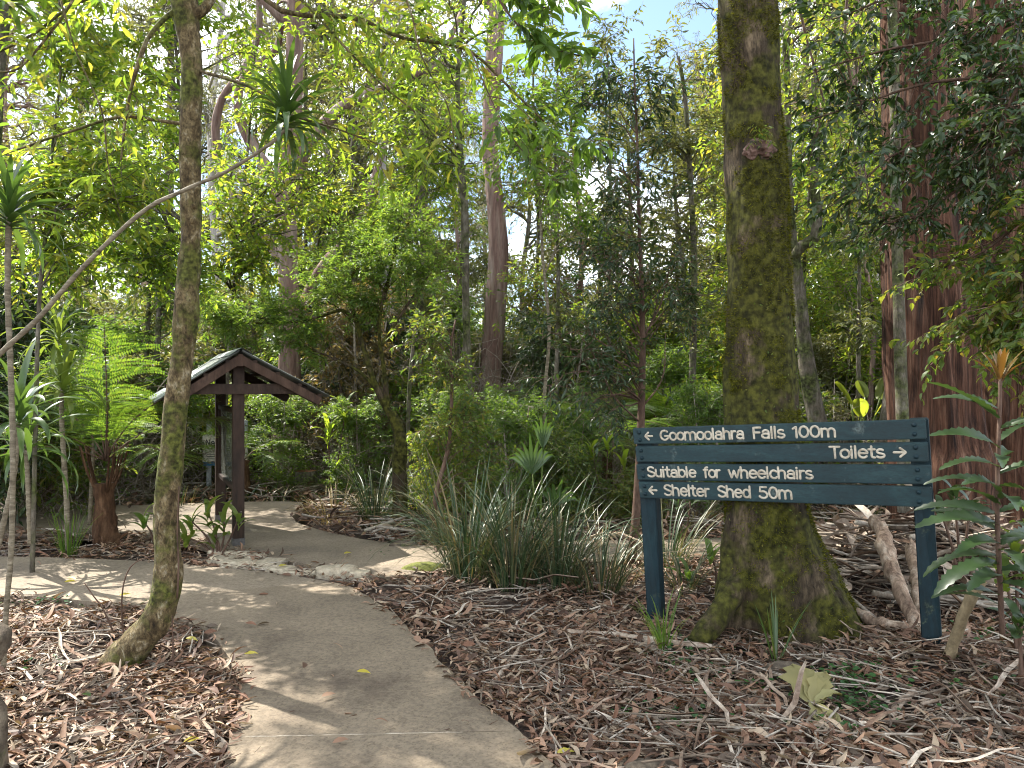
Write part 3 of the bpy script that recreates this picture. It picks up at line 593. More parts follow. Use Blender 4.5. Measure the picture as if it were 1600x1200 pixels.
for y in (0, 1.55):
    c = S(0, y, .96); o = boxd('post', c, rX * .055, rY * .055, rZ * .97, WOOD, sh, .005)
    for zz in (.25, .36):
        mb = MB(); c_ = S(.02, y - .057, zz); th_ = np.arange(8) * math.pi / 4
        V = [c_ + (rX * math.cos(q) + rZ * math.sin(q)) * rr - rY * dd for rr, dd in ((.014, -.002), (.012, .005), (.001, .008)) for q in th_]
        mb.add(V, np.array([(r_ * 8 + i, r_ * 8 + (i + 1) % 8, r_ * 8 + 8 + (i + 1) % 8, r_ * 8 + 8 + i) for r_ in range(2) for i in range(8)])); mb.build('bolt', GREYBARK, o)
    boxd('post_stirrup', S(0, y, .05), rX * .058, rY * .058, rZ * .05, surfmat('galvanised_steel', [(.07, .065, .06), (.12, .115, .11)], 8, metal=.2, rough=.7), sh, .003)
def bar(name, p, q, w_, h_, mat, side):
    """timber from p to q; side = sideways unit vector; h_ measured downwards from the line"""
    p, q = np.array(p), np.array(q); d = nrm(q - p); up = nrm(np.cross(side, d)); up = up if up[2] > 0 else -up
    f = [p - side * w_, q - side * w_, q - side * w_ - up * h_, p - side * w_ - up * h_]; return hexa(name, f + [v + side * 2 * w_ for v in f], mat, sh, .004)
def roofz(x): return zr + (zR - zr) / eR * x if x > 0 else zr + (zr - zL_) / eL * x
for y in (-.16, .0 - .085 + .02, 1.55, 1.70):
    f = y < -.1
    bar('rafter', S(.028 if f else .04, y, zr - .055), S(eR - .05, y, roofz(eR - .05) - .05), .02, .085, WOODL if f else WOOD, rY)
    bar('rafter', S(-.028 if f else -.04, y, zr - .055), S(-eL + .05, y, roofz(-eL + .05) - .05), .02, .085, WOODL if f else WOOD, rY)
boxd('king_block', S(0, -.16, zr - .10), rX * .027, rY * .024, rZ * .06, WOODL, sh)
for y in (-.083, 1.47): boxd('tie_beam', S(.03, y, 1.60), rX * .64, rY * .023, rZ * .052, WOOD, sh)
for xx in (.14, .36, .58, .78): bar('purlin', S(xx, y0r + .04, roofz(xx) - .022), S(xx, y0r + LT - .04, roofz(xx) - .022), .022, .028, WOOD, rX)
for xx in (-.12, -.32, -.52, -.68): bar('purlin', S(xx, y0r + .04, roofz(xx) - .022), S(xx, y0r + LT - .04, roofz(xx) - .022), .022, .028, WOOD, rX)
def sheet(x0, x1, ya, yb, lift=0.0):
    n = int((yb - ya) / .0095); ys = np.linspace(ya, yb, n + 1); wv = .009 * np.sin(ys / .076 * 2 * math.pi); V = []
    for s in (0, -.004):
        for t_ in (0, 1):
            x_ = x0 * (1 - t_) + x1 * t_; V.append(np.array([S(x_, y_, roofz(x_) + .003 + w1 + s + lift) for y_, w1 in zip(ys, wv)]))
    V = np.concatenate(V); m_ = n + 1; i = np.arange(n)
    F = [np.stack([i, i + 1, i + m_ + 1, i + m_], -1), np.stack([i + 2 * m_ + 1, i + 2 * m_, i + 3 * m_, i + 3 * m_ + 1], -1), np.stack([i, i + 2 * m_, i + 2 * m_ + 1, i + 1], -1), np.stack([i + m_, i + m_ + 1, i + 3 * m_ + 1, i + 3 * m_], -1)]
    F.append(np.array([[0, m_, 3 * m_, 2 * m_], [n, n + 2 * m_, n + 3 * m_, n + m_]])); mb = MB(); mb.add(V, F); return mb.build('roof_sheet', METAL, sh)
for x1 in (eR + .02, -eL - .03):
    x0 = .012 if x1 > 0 else -.012
    for k in range(2): sheet(x0, x1, y0r + k * (LT / 2 - .02), y0r + (k + 1) * LT / 2, .003 * k)
for s in (1, -1): bar('ridge_cap', S(s * .004, y0r - .01, zr + .02), S(s * .004, y0r + LT + .01, zr + .02), .003, .004, METAL, rX)
mb = MB(); V = []
for y in (y0r - .01, y0r + LT + .01):
    for x_ in (-.11, -.03, 0, .03, .11): V.append(S(x_, y, roofz(x_) + (.02 if abs(x_) > .1 else .024)))
mb.add(V, np.array([(i, i + 1, i + 6, i + 5) for i in range(4)])); mb.build('ridge_cap', METAL, sh)
# notice case between the posts
zt, zb = 1.375, .575
case = boxd('case_rail', S(0, .775, zt), rX * .032, rY * .715, rZ * .024, WOOD, sh); boxd('case_rail', S(0, .775, zb), rX * .032, rY * .715, rZ * .024, WOOD, sh)
for y in (.085, 1.465): boxd('case_stile', S(0, y, (zt + zb) / 2), rX * .028, rY * .024, rZ * (zt - zb - .052) / 2, WOOD, sh)
m_, nt_, out_ = mat_base('weathered_clear_sheet'); pg = N(nt_, 'ShaderNodeBsdfPrincipled'); pg.inputs['Base Color'].default_value = (.22, .23, .2, 1); pg.inputs['Roughness'].default_value = .12; pg.inputs['Specular IOR Level'].default_value = .8
tr = N(nt_, 'ShaderNodeBsdfTransparent'); tr.inputs['Color'].default_value = (.8, .84, .8, 1); ms = N(nt_, 'ShaderNodeMixShader'); nn_ = N(nt_, 'ShaderNodeTexNoise'); nn_.inputs['Scale'].default_value = 3; nn_.inputs['Detail'].default_value = 6
rr_ = ramp(nt_, [(.35, (.35, .35, .35)), (.7, (.8, .8, .8))], nn_.outputs['Fac']); nt_.links.new(rr_, ms.inputs['Fac']); nt_.links.new(tr.outputs[0], ms.inputs[1]); nt_.links.new(pg.outputs[0], ms.inputs[2]); nt_.links.new(ms.outputs[0], out_.inputs['Surface'])
boxd('glass_pane', S(0, .775, (zt + zb) / 2), rX * .004, rY * .664, rZ * .373, m_, sh, 0)

# ---- interpretive panel behind the shelter
CREAM = surfmat('cream_panel', [(.5, .48, .4), (.6, .57, .48)], 3, rough=.5, bump=.05); NAVY = surfmat('blue_band', [(.02, .09, .16), (.03, .12, .2)], 4, rough=.5, bump=.05); INK = surfmat('dark_ink', [(.02, .02, .025), (.03, .03, .035)], 4, rough=.6, bump=.0)
GALV = surfmat('grey_steel_post', [(.25, .27, .27), (.36, .38, .38)], 6, rough=.5, metal=.3)
Dp = 12.0; pl, prr = P(317, 690, Dp), P(387, 690, Dp); zt_, zb_ = P(0, 679, Dp)[2], P(0, 727, Dp)[2]
ps = thing('information_panel', ((pl[0] + prr[0]) / 2, Dp, 0), 'cream information panel with blue lower edge on two grey posts behind the shelter', 'sign')
cx_ = (pl[0] + prr[0]) / 2; hw = (prr[0] - pl[0]) / 2
face = boxd('panel', (cx_, Dp, (zt_ + zb_) / 2), (hw, 0, 0), (0, .02, 0), (0, 0, (zt_ - zb_) / 2), CREAM, ps)
boxd('blue_band', (cx_, Dp - .022, zb_ + .025), (hw - .002, 0, 0), (0, .003, 0), (0, 0, .028), NAVY, ps, 0)
mb = MB(); X1 = np.array([1., 0, 0]); Z1 = np.array([0, 0, 1.]); nf = np.array([0, -1., 0])
st, wd = strokes('Na'); letter_mesh(mb, st, np.array([P(323, 698, Dp)[0], Dp - .0205, P(0, 697, Dp)[2]]), X1 * .095, Z1 * .1, nf, .009, .3)
for k in range(5):
    zz = P(0, 706 + k * 3.6, Dp)[2]; xa = pl[0] + .07; xb = prr[0] - .08 - .12 * U(0, 1); pts = np.array([[xa, Dp - .0205, zz], [xb, Dp - .0205, zz]]); letter_mesh(mb, [[(0, 0), (1, 0)]], pts[0], pts[1] - pts[0], Z1, nf, .0045, .3)
mb.build('lettering', INK, face)
for xx in (P(325, 0, Dp)[0], P(382, 0, Dp)[0]): boxd('post', (xx, Dp + .045, .52), (.035, 0, 0), (0, .022, 0), (0, 0, .56), GALV, ps)

# ---- sawn stump
g_ = G(478, 762); st_ = thing('tree_stump', (g_[0], g_[1], 0), 'short sawn tree stump with red-brown cut top by the far path', 'stump')
mb = MB(); pts = np.array([[g_[0], g_[1], z_] for z_ in (-.05, .03, .1, .2, .27)]); V = tubes(mb, pts, np.array([.24, .2, .18, .17, .165]), 20, False); c_ = np.repeat(pts, 20, 0); mb.V[0] = c_ + (mb.V[0] - c_) * (1 + .1 * fbm(mb.V[0] * 6, 3, 4))[:, None]
ring = mb.V[0][-20:].copy(); mb.build('trunk', GREYBARK, st_)
mb = MB(); mb.add(np.concatenate([ring + [0, 0, -.001], [[g_[0], g_[1], .29]]]), np.array([(i, (i + 1) % 20, 20) for i in range(20)])); mb.build('cut_face', surfmat('sawn_wood', [(.22, .09, .05), (.32, .15, .09)], 12), st_)

# ------------------------------------------------------------------ trees and plants
def trunk_mesh(mb, pts, radii, sides=12, n=None, lump=.08, freq=5, seed=0, lobes=0, flare_pts=None):
    n = n or max(10, int(len(pts) * 5)); q = spline(np.c_[np.asarray(pts, float), np.asarray(radii, float)], n)
    C, R = q[:, :3], np.maximum(q[:, 3], .002); k0 = len(mb.V); tubes(mb, C, R, sides, True); V = mb.V[k0]; c = np.repeat(C, sides, 0); d = V - c
    if len(C) * sides > 150: V = c + d * (1 + lump * fbm(V * np.array([freq, freq, freq * .55]), 4, seed))[:, None]; mb.V[k0] = V
    return C, R
def curved(a, b, k, sag=.15, wob=.06):
    """(N,k,3) limbs from a to b bowing upwards"""
    t = np.linspace(0, 1, k)[None, :, None]; a, b = a[:, None], b[:, None]; L_ = np.linalg.norm(b - a, axis=-1, keepdims=True)
    off = np.sin(math.pi * t) * L_ * (np.array([0, 0, 1.]) * sag + rng.normal(0, wob, (len(a), 1, 3)))
    j = rng.normal(0, .025, (len(a), k, 3)) * L_; j[:, 0] = 0
    return a + (b - a) * t + off + j
def leafy(mbL, mbT, A, Dv, tl, nl, ll, tmpl, droop=.35, tr=.003, spread=.9, tip=False, wf=1.0):
    """twigs starting at A along Dv (N,3), length tl, nl leaves each"""
    n = len(A); Dv = nrm(Dv); tl = tl * U(.6, 1.25, n); side = nrm(np.cross(Dv, np.array([0, 0, 1.]) + rng.normal(0, .2, (n, 3))))
    mid = A + Dv * tl[:, None] * .5 + side * (rng.normal(0, .08, n) * tl)[:, None]; end = A + Dv * tl[:, None] + np.array([0, 0, -1.]) * (tl * droop * U(0, .7, n))[:, None]
    if mbT is not None: tubes(mbT, np.stack([A, mid, end], 1), tr * np.array([[1, .75, .4]]) * np.ones((n, 1)), 3)
    t = (np.linspace(.55 if tip else .12, 1, nl)[None] + rng.normal(0, .04, (n, nl))).clip(0, 1)[..., None]
    p = (1 - t) ** 2 * A[:, None] + 2 * t * (1 - t) * mid[:, None] + t * t * end[:, None]
    sg = np.where(np.arange(nl) % 2 == 0, 1, -1)[None, :, None]
    d = Dv[:, None] * .55 + side[:, None] * sg * spread + rng.normal(0, .35, (n, nl, 3)); d[..., 2] -= droop * 1.4 * U(.3, 1, (n, nl)) if False else droop * 1.4 * rng.uniform(.3, 1, (n, nl))
    nn = np.array([0, 0, 1.]) + rng.normal(0, .5, (n, nl, 3))
    L_ = ll * rng.uniform(.6, 1.2, n * nl)
    inst(mbL, tmpl[0], tmpl[1], p.reshape(-1, 3), d.reshape(-1, 3), nn.reshape(-1, 3), L_, L_ * wf)
def crown_from(trunkC, trunkR, blobs, mbW, mbL, mbT, limbs=8, sub=7, twigs=4, tl=.35, nl=8, ll=.1, tmpl=None, droop=.35, limb_r=.03, lsides=6, tr=.003, sag=.12, from_lo=.25, spread=.9, wf=1.0, tip=False):
    tmpl = tmpl or T4
    for (c, r) in blobs:
        c, r = np.array(c, float), np.array(r, float) * np.ones(3)
        v = nrm(rng.normal(0, 1, (limbs, 3))) * U(.35, .95, limbs)[:, None]; ends = c + v * r
        # each limb leaves the trunk below its end
        hz = np.clip(ends[:, 2] - .35 * np.linalg.norm(ends[:, :2] - trunkC[-1, :2], axis=1) - U(0, .4, limbs), trunkC[int(len(trunkC) * from_lo), 2], trunkC[-1, 2] - .02)
        idx = np.clip(np.searchsorted(trunkC[:, 2], hz), 0, len(trunkC) - 1) if trunkC[-1, 2] > trunkC[0, 2] + .3 else rng.integers(int(len(trunkC) * from_lo), len(trunkC), limbs)
        a = trunkC[idx]; L_ = np.linalg.norm(ends - a, axis=1); K = 8; Lp = curved(a, ends, K, sag); rr = np.minimum(limb_r * np.sqrt(np.clip(L_, .2, 6) / 1.5), trunkR[idx] * .7)
        tubes(mbW, Lp, rr[:, None] * np.linspace(1, .25, K)[None], lsides, False)
        # sub branches
        t = U(.35, 1, (limbs, sub)); k = np.clip((t * (K - 1)).astype(int), 0, K - 2); f = (t * (K - 1) - k)[..., None]; ar = np.arange(limbs)[:, None]
        sa = (Lp[ar, k] * (1 - f) + Lp[ar, k + 1] * f).reshape(-1, 3); sdir = nrm(np.repeat(nrm(ends - a), sub, 0) * .5 + nrm(rng.normal(0, 1, (limbs * sub, 3))) * .9 + [0, 0, .15]); sl = np.clip(r.mean() * U(.3, .7, limbs * sub), tl * .5, 3)
        se = sa + sdir * sl[:, None]; Sp = curved(sa, se, 5, sag * .6, .05); tubes(mbW, Sp, (np.repeat(rr, sub) * .3).clip(.002)[:, None] * np.linspace(1, .4, 5)[None], 4 if lsides > 4 else 3, False)
        ns = len(sa); t = np.concatenate([U(.25, 1, (ns, twigs - 1)), np.ones((ns, 1))], 1); k = np.clip((t * 4).astype(int), 0, 3); f = (t * 4 - k)[..., None]; ar = np.arange(ns)[:, None]
        ta = (Sp[ar, k] * (1 - f) + Sp[ar, k + 1] * f).reshape(-1, 3); td = nrm(np.repeat(sdir, twigs, 0) * .7 + nrm(rng.normal(0, 1, (ns * twigs, 3))) * .8 + [0, 0, -.1 * droop])
        leafy(mbL, mbT, ta, td, tl, nl, ll, tmpl, droop, tr, spread, tip, wf)
T2 = leaf_tmpl(2, .38); T4 = leaf_tmpl(4, .38); T8 = leaf_tmpl(8, .36); T2n = leaf_tmpl(2, .22); T4n = leaf_tmpl(4, .2); T8n = leaf_tmpl(8, .28)
def tree(name, label, cat, pts, radii, blobs, bark, leaf, group=None, sides=10, lump=.08, freq=5, extra=None, **kw):
    root = thing(name, pts[0], label, cat, group); mbW, mbL = MB(), MB()
    C, R = trunk_mesh(mbW, pts, radii, sides, lump=lump, freq=freq, seed=len(ORG))
    mbT = mbW; s = C[:, 2]; crown_from(C, R, blobs, mbW, mbL, mbT, **kw)
    if extra: extra(mbW, mbL)
    mbW.build('trunk', bark, root)
    if mbL.n: o = mbL.build('crown', leaf, root, smooth=False)
    return root
def copy_tree(root, loc, rz, s, label=None, group=None, s_z=None):
    r = root.copy(); sc.collection.objects.link(r); r.location = [float(q) for q in loc]; r.rotation_euler = (0, 0, rz); r.scale = (s, s, s_z or s)
    if label: r['label'] = label
    if group: r['group'] = group
    for ch in root.children:
        c = ch.copy(); sc.collection.objects.link(c); c.parent = r
    return r

# ---- 1 crooked lichen-covered tree, left
cp = [(170, 1052, 62), (185, 1035, 56), (212, 1008, 52), (240, 975, 47), (256, 940, 44), (263, 900, 42), (261, 850, 38), (260, 800, 37), (263, 750, 36), (268, 700, 36), (273, 650, 36), (281, 600, 34), (286, 550, 32), (291, 500, 36), (293, 450, 33), (296, 400, 34), (299, 350, 30), (298, 300, 31), (298, 200, 32), (299, 100, 34), (293, 40, 36), (288, 0, 42)]
pts = [P(a, b, 4.5) for a, b, _ in cp]; rad = [w_ / 1200 * 4.5 / 2 for _, _, w_ in cp]
pts[0] = pts[0] + np.array([-.05, 0, -.16]); pts[1] = pts[1] + np.array([-.01, 0, -.04])
ct = thing('crooked_tree', pts[0], 'slender tree with lichen-spotted bark and a bent trunk base left of the path', 'tree'); mbW, mbL = MB(), MB()
C, R = trunk_mesh(mbW, pts, rad, 48, 260, .13, 11, 2)
for (px, py, r_) in [(262, 835, .012), (300, 345, .014), (284, 560, .012), (254, 925, .02), (258, 948, .02), (303, 322, .013), (275, 690, .012)]:   # knots
    b_ = P(px, py, 4.5 - .05); bm = bmesh.new(); bmesh.ops.create_icosphere(bm, subdivisions=2, radius=r_ * 1.3); V = np.array([v.co[:] for v in bm.verts]); F = np.array([[v.index for v in f.verts] for f in bm.faces]); bm.free(); mbW.add(V * [1, .8, 1.2] + b_, F)
def limb(mb, pxs, r0, r1, n=18, sides=7):
    p = spline([P(*q) for q in pxs], n); p = p + .006 * np.c_[vnoise(p * 5, 1), vnoise(p * 5, 2), vnoise(p * 5, 3)]; tubes(mb, p, np.linspace(r0, r1, n) * (1 + .15 * vnoise(p * 12, 4)), sides); return p
L1 = [limb(mbW, [(292, 25, 4.5), (315, 18, 4.5), (335, -10, 4.5), (370, -60, 4.6), (430, -160, 4.8)], .03, .015),
      limb(mbW, [(285, 15, 4.5), (265, 22, 4.45), (235, 55, 4.4), (220, 90, 4.4), (208, 125, 4.4), (195, 180, 4.4), (188, 250, 4.35)], .016, .006),
      limb(mbW, [(308, 110, 4.5), (345, 120, 4.4), (400, 140, 4.3), (450, 178, 4.2), (520, 200, 4.1), (590, 225, 4.0)], .010, .004),
      limb(mbW, [(288, -20, 4.5), (300, -120, 4.5), (290, -260, 4.6), (310, -420, 4.8)], .07, .03),
      limb(mbW, [(300, 197, 4.5), (255, 190, 4.5), (190, 182, 4.5), (110, 205, 4.5), (40, 230, 4.5), (-20, 250, 4.5)], .012, .005),
      limb(mbW, [(385, -60, 4.5), (420, 5, 4.5), (470, 24, 4.5), (555, 28, 4.5), (620, 58, 4.5), (680, 66, 4.5), (735, 80, 4.5), (790, 130, 4.5), (850, 190, 4.5)], .017, .006),
      limb(mbW, [(430, -40, 4.4), (480, 10, 4.4), (545, 80, 4.4), (600, 135, 4.4), (650, 180, 4.4), (700, 240, 4.4)], .008, .004),
      limb(mbW, [(250, -80, 4.3), (180, -20, 4.3), (110, 10, 4.3), (50, 55, 4.3), (-10, 85, 4.3)], .012, .006),
      limb(mbW, [(120, -10, 4.2), (85, 40, 4.2), (30, 105, 4.2), (-20, 110, 4.2)], .008, .005),
      limb(mbW, [(95, 0, 4.0), (115, 70, 4.0), (140, 130, 4.0), (160, 180, 4.0), (170, 260, 4.0), (188, 330, 4.0)], .005, .003),
      limb(mbW, [(630, -20, 4.2), (645, 30, 4.2), (655, 75, 4.2), (680, 130, 4.2), (700, 170, 4.2), (712, 240, 4.2)], .006, .003)]
def along(Pl, n, lo=.3, spread=1.0):
    t = U(lo, 1, n) * (len(Pl) - 1); k = np.clip(t.astype(int), 0, len(Pl) - 2); f = (t - k)[:, None]; a_ = Pl[k] * (1 - f) + Pl[k + 1] * f
    d = nrm(Pl[k + 1] - Pl[k]) * .6 + nrm(rng.normal(0, 1, (n, 3))) * spread; return a_, d
for i, Pl in enumerate(L1):
    a_, d = along(Pl, [14, 6, 16, 16, 10, 44, 20, 18, 12, 5, 8][i], .2); leafy(mbL, mbW, a_, d, .26, 6, .10, T8n, .45, .0022)
crown_from(np.array([P(290, -20 - 30 * k, 4.5 + .02 * k) for k in range(16)]), np.linspace(.07, .03, 16), [((-2.0, 5.2, 5.6), (1.5, 1.1, .8)), ((-1.4, 4.4, 6.3), (1.3, 1., .8))], mbW, mbL, mbW, 7, 5, 4, .32, 8, .1, T4, .4, .03)
mbW.build('trunk', CROOK, ct); mbL.build('crown', LIME, ct, smooth=False)

# ---- 2 big mossy tree behind the sign
D2 = 5.2
mp_ = [(1262, 1120, 215), (1256, 1070, 200), (1250, 1030, 196), (1240, 985, 188), (1226, 940, 176), (1213, 890, 160), (1204, 850, 142), (1198, 800, 128), (1194, 740, 117), (1192, 680, 112), (1191, 600, 109), (1188, 500, 99), (1185, 400, 96), (1181, 300, 93), (1176, 200, 91), (1171, 100, 90), (1166, 0, 89), (1160, -150, 86), (1150, -350, 80), (1140, -600, 74)]
pts = np.array([P(a, b, D2) for a, b, _ in mp_]); rad = [w_ / 1200 * D2 / 2 for _, _, w_ in mp_]
mt = thing('mossy_tree', P(1250, 1000, D2), 'large moss-covered tree with flaring buttressed base and a pinkish burl behind the sign', 'tree'); mbW, mbL = MB(), MB()
sd_, nn2 = 96, 300; q_ = spline(np.c_[pts, rad], nn2); C, R = q_[:, :3], q_[:, 3]; tubes(mbW, C, R, sd_, False); V = mbW.V[0]; c = np.repeat(C, sd_, 0); d = V - c
ang = np.arctan2(d[:, 1], d[:, 0]); zz = V[:, 2]
low = np.clip((.95 - zz) / .95, 0, 1) ** 1.3
root_l = sum(a_ * np.exp(-(np.angle(np.exp(1j * (ang - math.radians(t_)))) / .28) ** 2) for t_, a_ in ((-8, .22), (-62, .22), (-112, .12), (-168, .42), (95, .25), (150, .2), (40, .2)))
sc_ = 1 + low * (root_l * 1.1 - .05) + .07 * fbm(V * np.array([5, 5, 2.]), 4, 3) + .035 * fbm(V * np.array([20, 20, 7.]), 3, 6)
V = c + d * sc_[:, None]; V[:, 2] = zz; mbW.V[0] = V; mossV = V.reshape(nn2, sd_, 3)
for pl, r0 in (([(1190, 850, 5.2), (1160, 900, 5.1), (1132, 945, 4.98), (1110, 978, 4.9), (1088, 1008, 4.84)], .11), ([(1235, 830, 5.25), (1285, 910, 5.05), (1318, 970, 4.9), (1350, 1040, 4.72)], .12), ([(1215, 800, 5.2), (1250, 930, 4.98), (1272, 1000, 4.82), (1284, 1060, 4.68)], .13)):
    p_ = spline([P(*q) for q in pl], 20); k0 = len(mbW.V); rr_ = r0 * np.linspace(1, .5, 20) ** .8; tubes(mbW, p_, rr_, 20); v_ = mbW.V[k0]; c_2 = np.repeat(p_, 20, 0); mbW.V[k0] = c_2 + (v_ - c_2) * (1 + .2 * fbm(v_ * 9, 3, 5))[:, None]
TT, FA, FB = frames(C[None])
bl = P(1186, 232, 4.985)     # burl
bm = bmesh.new(); bmesh.ops.create_icosphere(bm, subdivisions=5, radius=1); BV = np.array([v.co[:] for v in bm.verts]); BF = np.array([[v.index for v in f.verts] for f in bm.faces]); bm.free()
BV = BV * (1 + .3 * fbm(BV * 1.8, 5, 21))[:, None] * np.array([.095, .06, .07]) + bl + [0, .03, 0]; mbB = MB(); mbB.add(BV, BF)
mbW.build('trunk', MOSSBARK, mt); mbB.build('burl', surfmat('pink_burl', [(.03, .018, .012), (.12, .07, .055), (.27, .18, .15)], 16, bump=1, bdist=.01, bscale=40, patch=((.03, .03, .015), 12, .52, .6)), mt)
# moss tufts over the bark
def moss(n, zlo, zhi, mb):
    i = rng.integers(0, nn2 - 1, n * 2); j = rng.integers(0, sd_, n * 2); p = mossV[i, j] * 1.0; p2 = mossV[i + 1, (j + 1) % sd_]; p3 = mossV[i, (j + 1) % sd_]
    a_, b_ = U(0, 1, n * 2)[:, None], U(0, 1, n * 2)[:, None]; p = p + (p3 - p) * a_ + (p2 - p3) * b_ * .9; out_ = nrm((p - C[i]) * [1, 1, .1])
    dens = fbm(p * 1.6, 3, 12) * .5 + .5 + .3 * fbm(p * 7, 2, 15); face = out_[:, 1] < .35; k = (dens > .36) & (p[:, 2] > zlo) & (p[:, 2] < zhi) & face; p, out_ = p[k][:n], out_[k][:n]; m = len(p)
    dd = out_ * .8 + rng.normal(0, .55, (m, 3)) + [0, 0, -.15]; inst(mb, np.array([(-.5, 0, 0), (.5, 0, 0), (0, 1, 0)], float), np.array([(0, 1, 2)]), p - out_ * .004, dd, rng.normal(0, 1, (m, 3)), U(.01, .034, m), U(.004, .009, m))
mbM = MB(); moss(85000, -.15, 1.7, mbM); moss(60000, 1.6, 4.6, mbM); o = mbM.build('moss', MOSSF, mt, smooth=False); o['kind'] = 'stuff'
# small climbing leaves on the bark and the tuft over the burl
i = rng.integers(10, 120, 420); j = rng.integers(0, sd_, 420); p = mossV[i, j]; k = nrm(p - C[i])[:, 1] < .2; p, oo = p[k], nrm(p - C[i])[k]
inst(mbL, T4[0], T4[1], p + oo * .008, oo * .4 + rng.normal(0, .5, (len(p), 3)), oo, U(.015, .03, len(p)))
a_ = np.repeat(bl[None] + [[0, -.02, .06]], 16, 0) + rng.normal(0, .03, (16, 3)); leafy(mbL, mbL, a_, rng.normal(0, 1, (16, 3)) * [1, .5, .6] + [0, -.5, .1], .08, 5, .042, T8n, .5, .0012)
mbL.build('climbing_leaves', MIX, mt, smooth=False)['kind'] = 'stuff'
mbW, mbL = MB(), MB(); Ct = C[200:]; crown_from(C[220:], R[220:], [((.2, 5.8, 7.6), (1.8, 1.6, .8)), ((3.2, 6.2, 8.2), (1.8, 1.6, .9)), ((1.6, 4.4, 8.6), (2, 1.6, 1))], mbW, mbL, mbW, 10, 6, 4, .4, 9, .11, T4, .4, .05, from_lo=.5)
mbW.build('limbs', GREYBARK, mt); mbL.build('crown', MIX, mt, smooth=False)

# ---- 3 canopy trees whose trunks stand outside the view but whose crowns shade it
def canopy(base, top, blobs, label, leaf=MIX, r=.22, **kw):
    base, top = np.array(base, float), np.array(top, float); pts = [base, base * .7 + top * .3 + [.1, .1, 0], base * .35 + top * .65 - [.1, 0, 0], top]
    kk = dict(limbs=11, sub=8, twigs=4, tl=.45, nl=9, ll=.13, limb_r=.05, from_lo=.45); kk.update(kw)
    return tree('canopy_tree', label, 'tree', pts, [r, r * .8, r * .65, r * .4], blobs, GREYBARK, leaf, None, **kk)
canopy((-6.6, 8.6, 0), (-5.6, 9.2, 9), [((-4.9, 7.0, 7.6), (1.3, .9, .7)), ((-4.4, 8.8, 9.1), (1.6, 1.4, .9)), ((-2.6, 9.0, 9.8), (1.8, 1.6, 1.)), ((-1.0, 9.6, 9.2), (1.6, 1.6, .9)), ((-2.2, 7.6, 8.4), (1.5, 1.2, .8)), ((-3.2, 7.2, 8.0), (1.4, 1.0, .7))], 'grey canopy tree standing out of view on the left with its crown over the path', MIX)
canopy((2.5, -3, 0), (1.5, -2, 8), [((0.5, 0.5, 8), (2.4, 2, 1.)), ((3.5, 1.0, 8.4), (2.2, 2, 1.)), ((-2.5, -1, 8), (2.2, 2, 1.))], 'canopy tree standing behind the viewpoint with its crown overhead', MIX)

# ---- 4 large red stringybark and its neighbours, right
def bigtrunk(name, label, px, D, bark, sides=48, n=150, lump=.07, freq=4, group=None, fl=None, crown=None, fur=True):
    pts = np.array([P(a, b, D) for a, b, _ in px]); rad = [w_ / 1200 * D / 2 for _, _, w_ in px]; root = thing(name, (pts[0][0], D, h1(pts[0][0], D)), label, 'tree', group); mb = MB()
    q_ = spline(np.c_[pts, rad], n); C, R = q_[:, :3], q_[:, 3]; tubes(mb, C, R, sides, False); V = mb.V[0]; c = np.repeat(C, sides, 0); d = V - c; an = np.arctan2(d[:, 1], d[:, 0]); zz = V[:, 2].copy()
    fur_ = np.abs(vnoise(np.c_[np.cos(an) * 5, np.sin(an) * 5, V[:, 2] * .5 + 9], 5)) if fur else 0
    V = c + d * (1 + lump * fbm(V * np.array([freq, freq, 1.]), 4, 7) + (.12 * fur_ if fur else 0) - (.04 if fur else 0))[:, None]; V[:, 2] = zz; mb.V[0] = V
    if crown: mbL = MB(); crown_from(C, R, crown[0], mb, mbL, mb, **crown[2]); mb.build('trunk', bark, root); mbL.build('crown', crown[1], root, smooth=False)
    else: mb.build('trunk', bark, root)
    return root
GK = dict(limbs=9, sub=6, twigs=3, tl=.5, nl=8, ll=.12, limb_r=.09, from_lo=.5, tmpl=T4n, droop=.8)
bigtrunk('stringybark_tree', 'huge red-brown stringybark trunk rising right behind the end of the sign', [(1477, 830, 165), (1470, 780, 150), (1464, 730, 156), (1460, 680, 139), (1455, 600, 130), (1450, 500, 122), (1444, 400, 117), (1439, 300, 111), (1434, 150, 106), (1430, 0, 100), (1422, -200, 93), (1412, -500, 83)], 7.6, REDBARK, 72, 190, crown=([((4, 8.5, 9.5), (2, 1.6, 1.2)), ((6.5, 8.5, 9.5), (2, 1.6, 1.2))], OLIVE, GK))
bigtrunk('stringybark_tree', 'second dark red-brown trunk close right of the huge stringybark, half hidden by leaves', [(1597, 820, 139), (1584, 740, 111), (1572, 600, 102), (1564, 400, 93), (1552, 200, 85), (1544, 0, 79), (1532, -300, 70)], 8.4, REDBARK, 56, 150, crown=([((8, 10, 9.5), (2, 1.6, 1.2))], OLIVE, GK))
bigtrunk('slender_tree', 'slim grey-green lichened trunk touching the left side of the huge stringybark', [(1416, 800, 25), (1412, 700, 19), (1408, 600, 18), (1404, 450, 17), (1400, 300, 16), (1398, 150, 15), (1394, 0, 14), (1389, -250, 12)], 7.2, GREYBARK, 24, 120, .06, 6, fur=False, crown=([((3.6, 7.2, 6.3), (1.2, 1, .8))], MIX, dict(GK, limb_r=.03, tmpl=T4, droop=.4)))
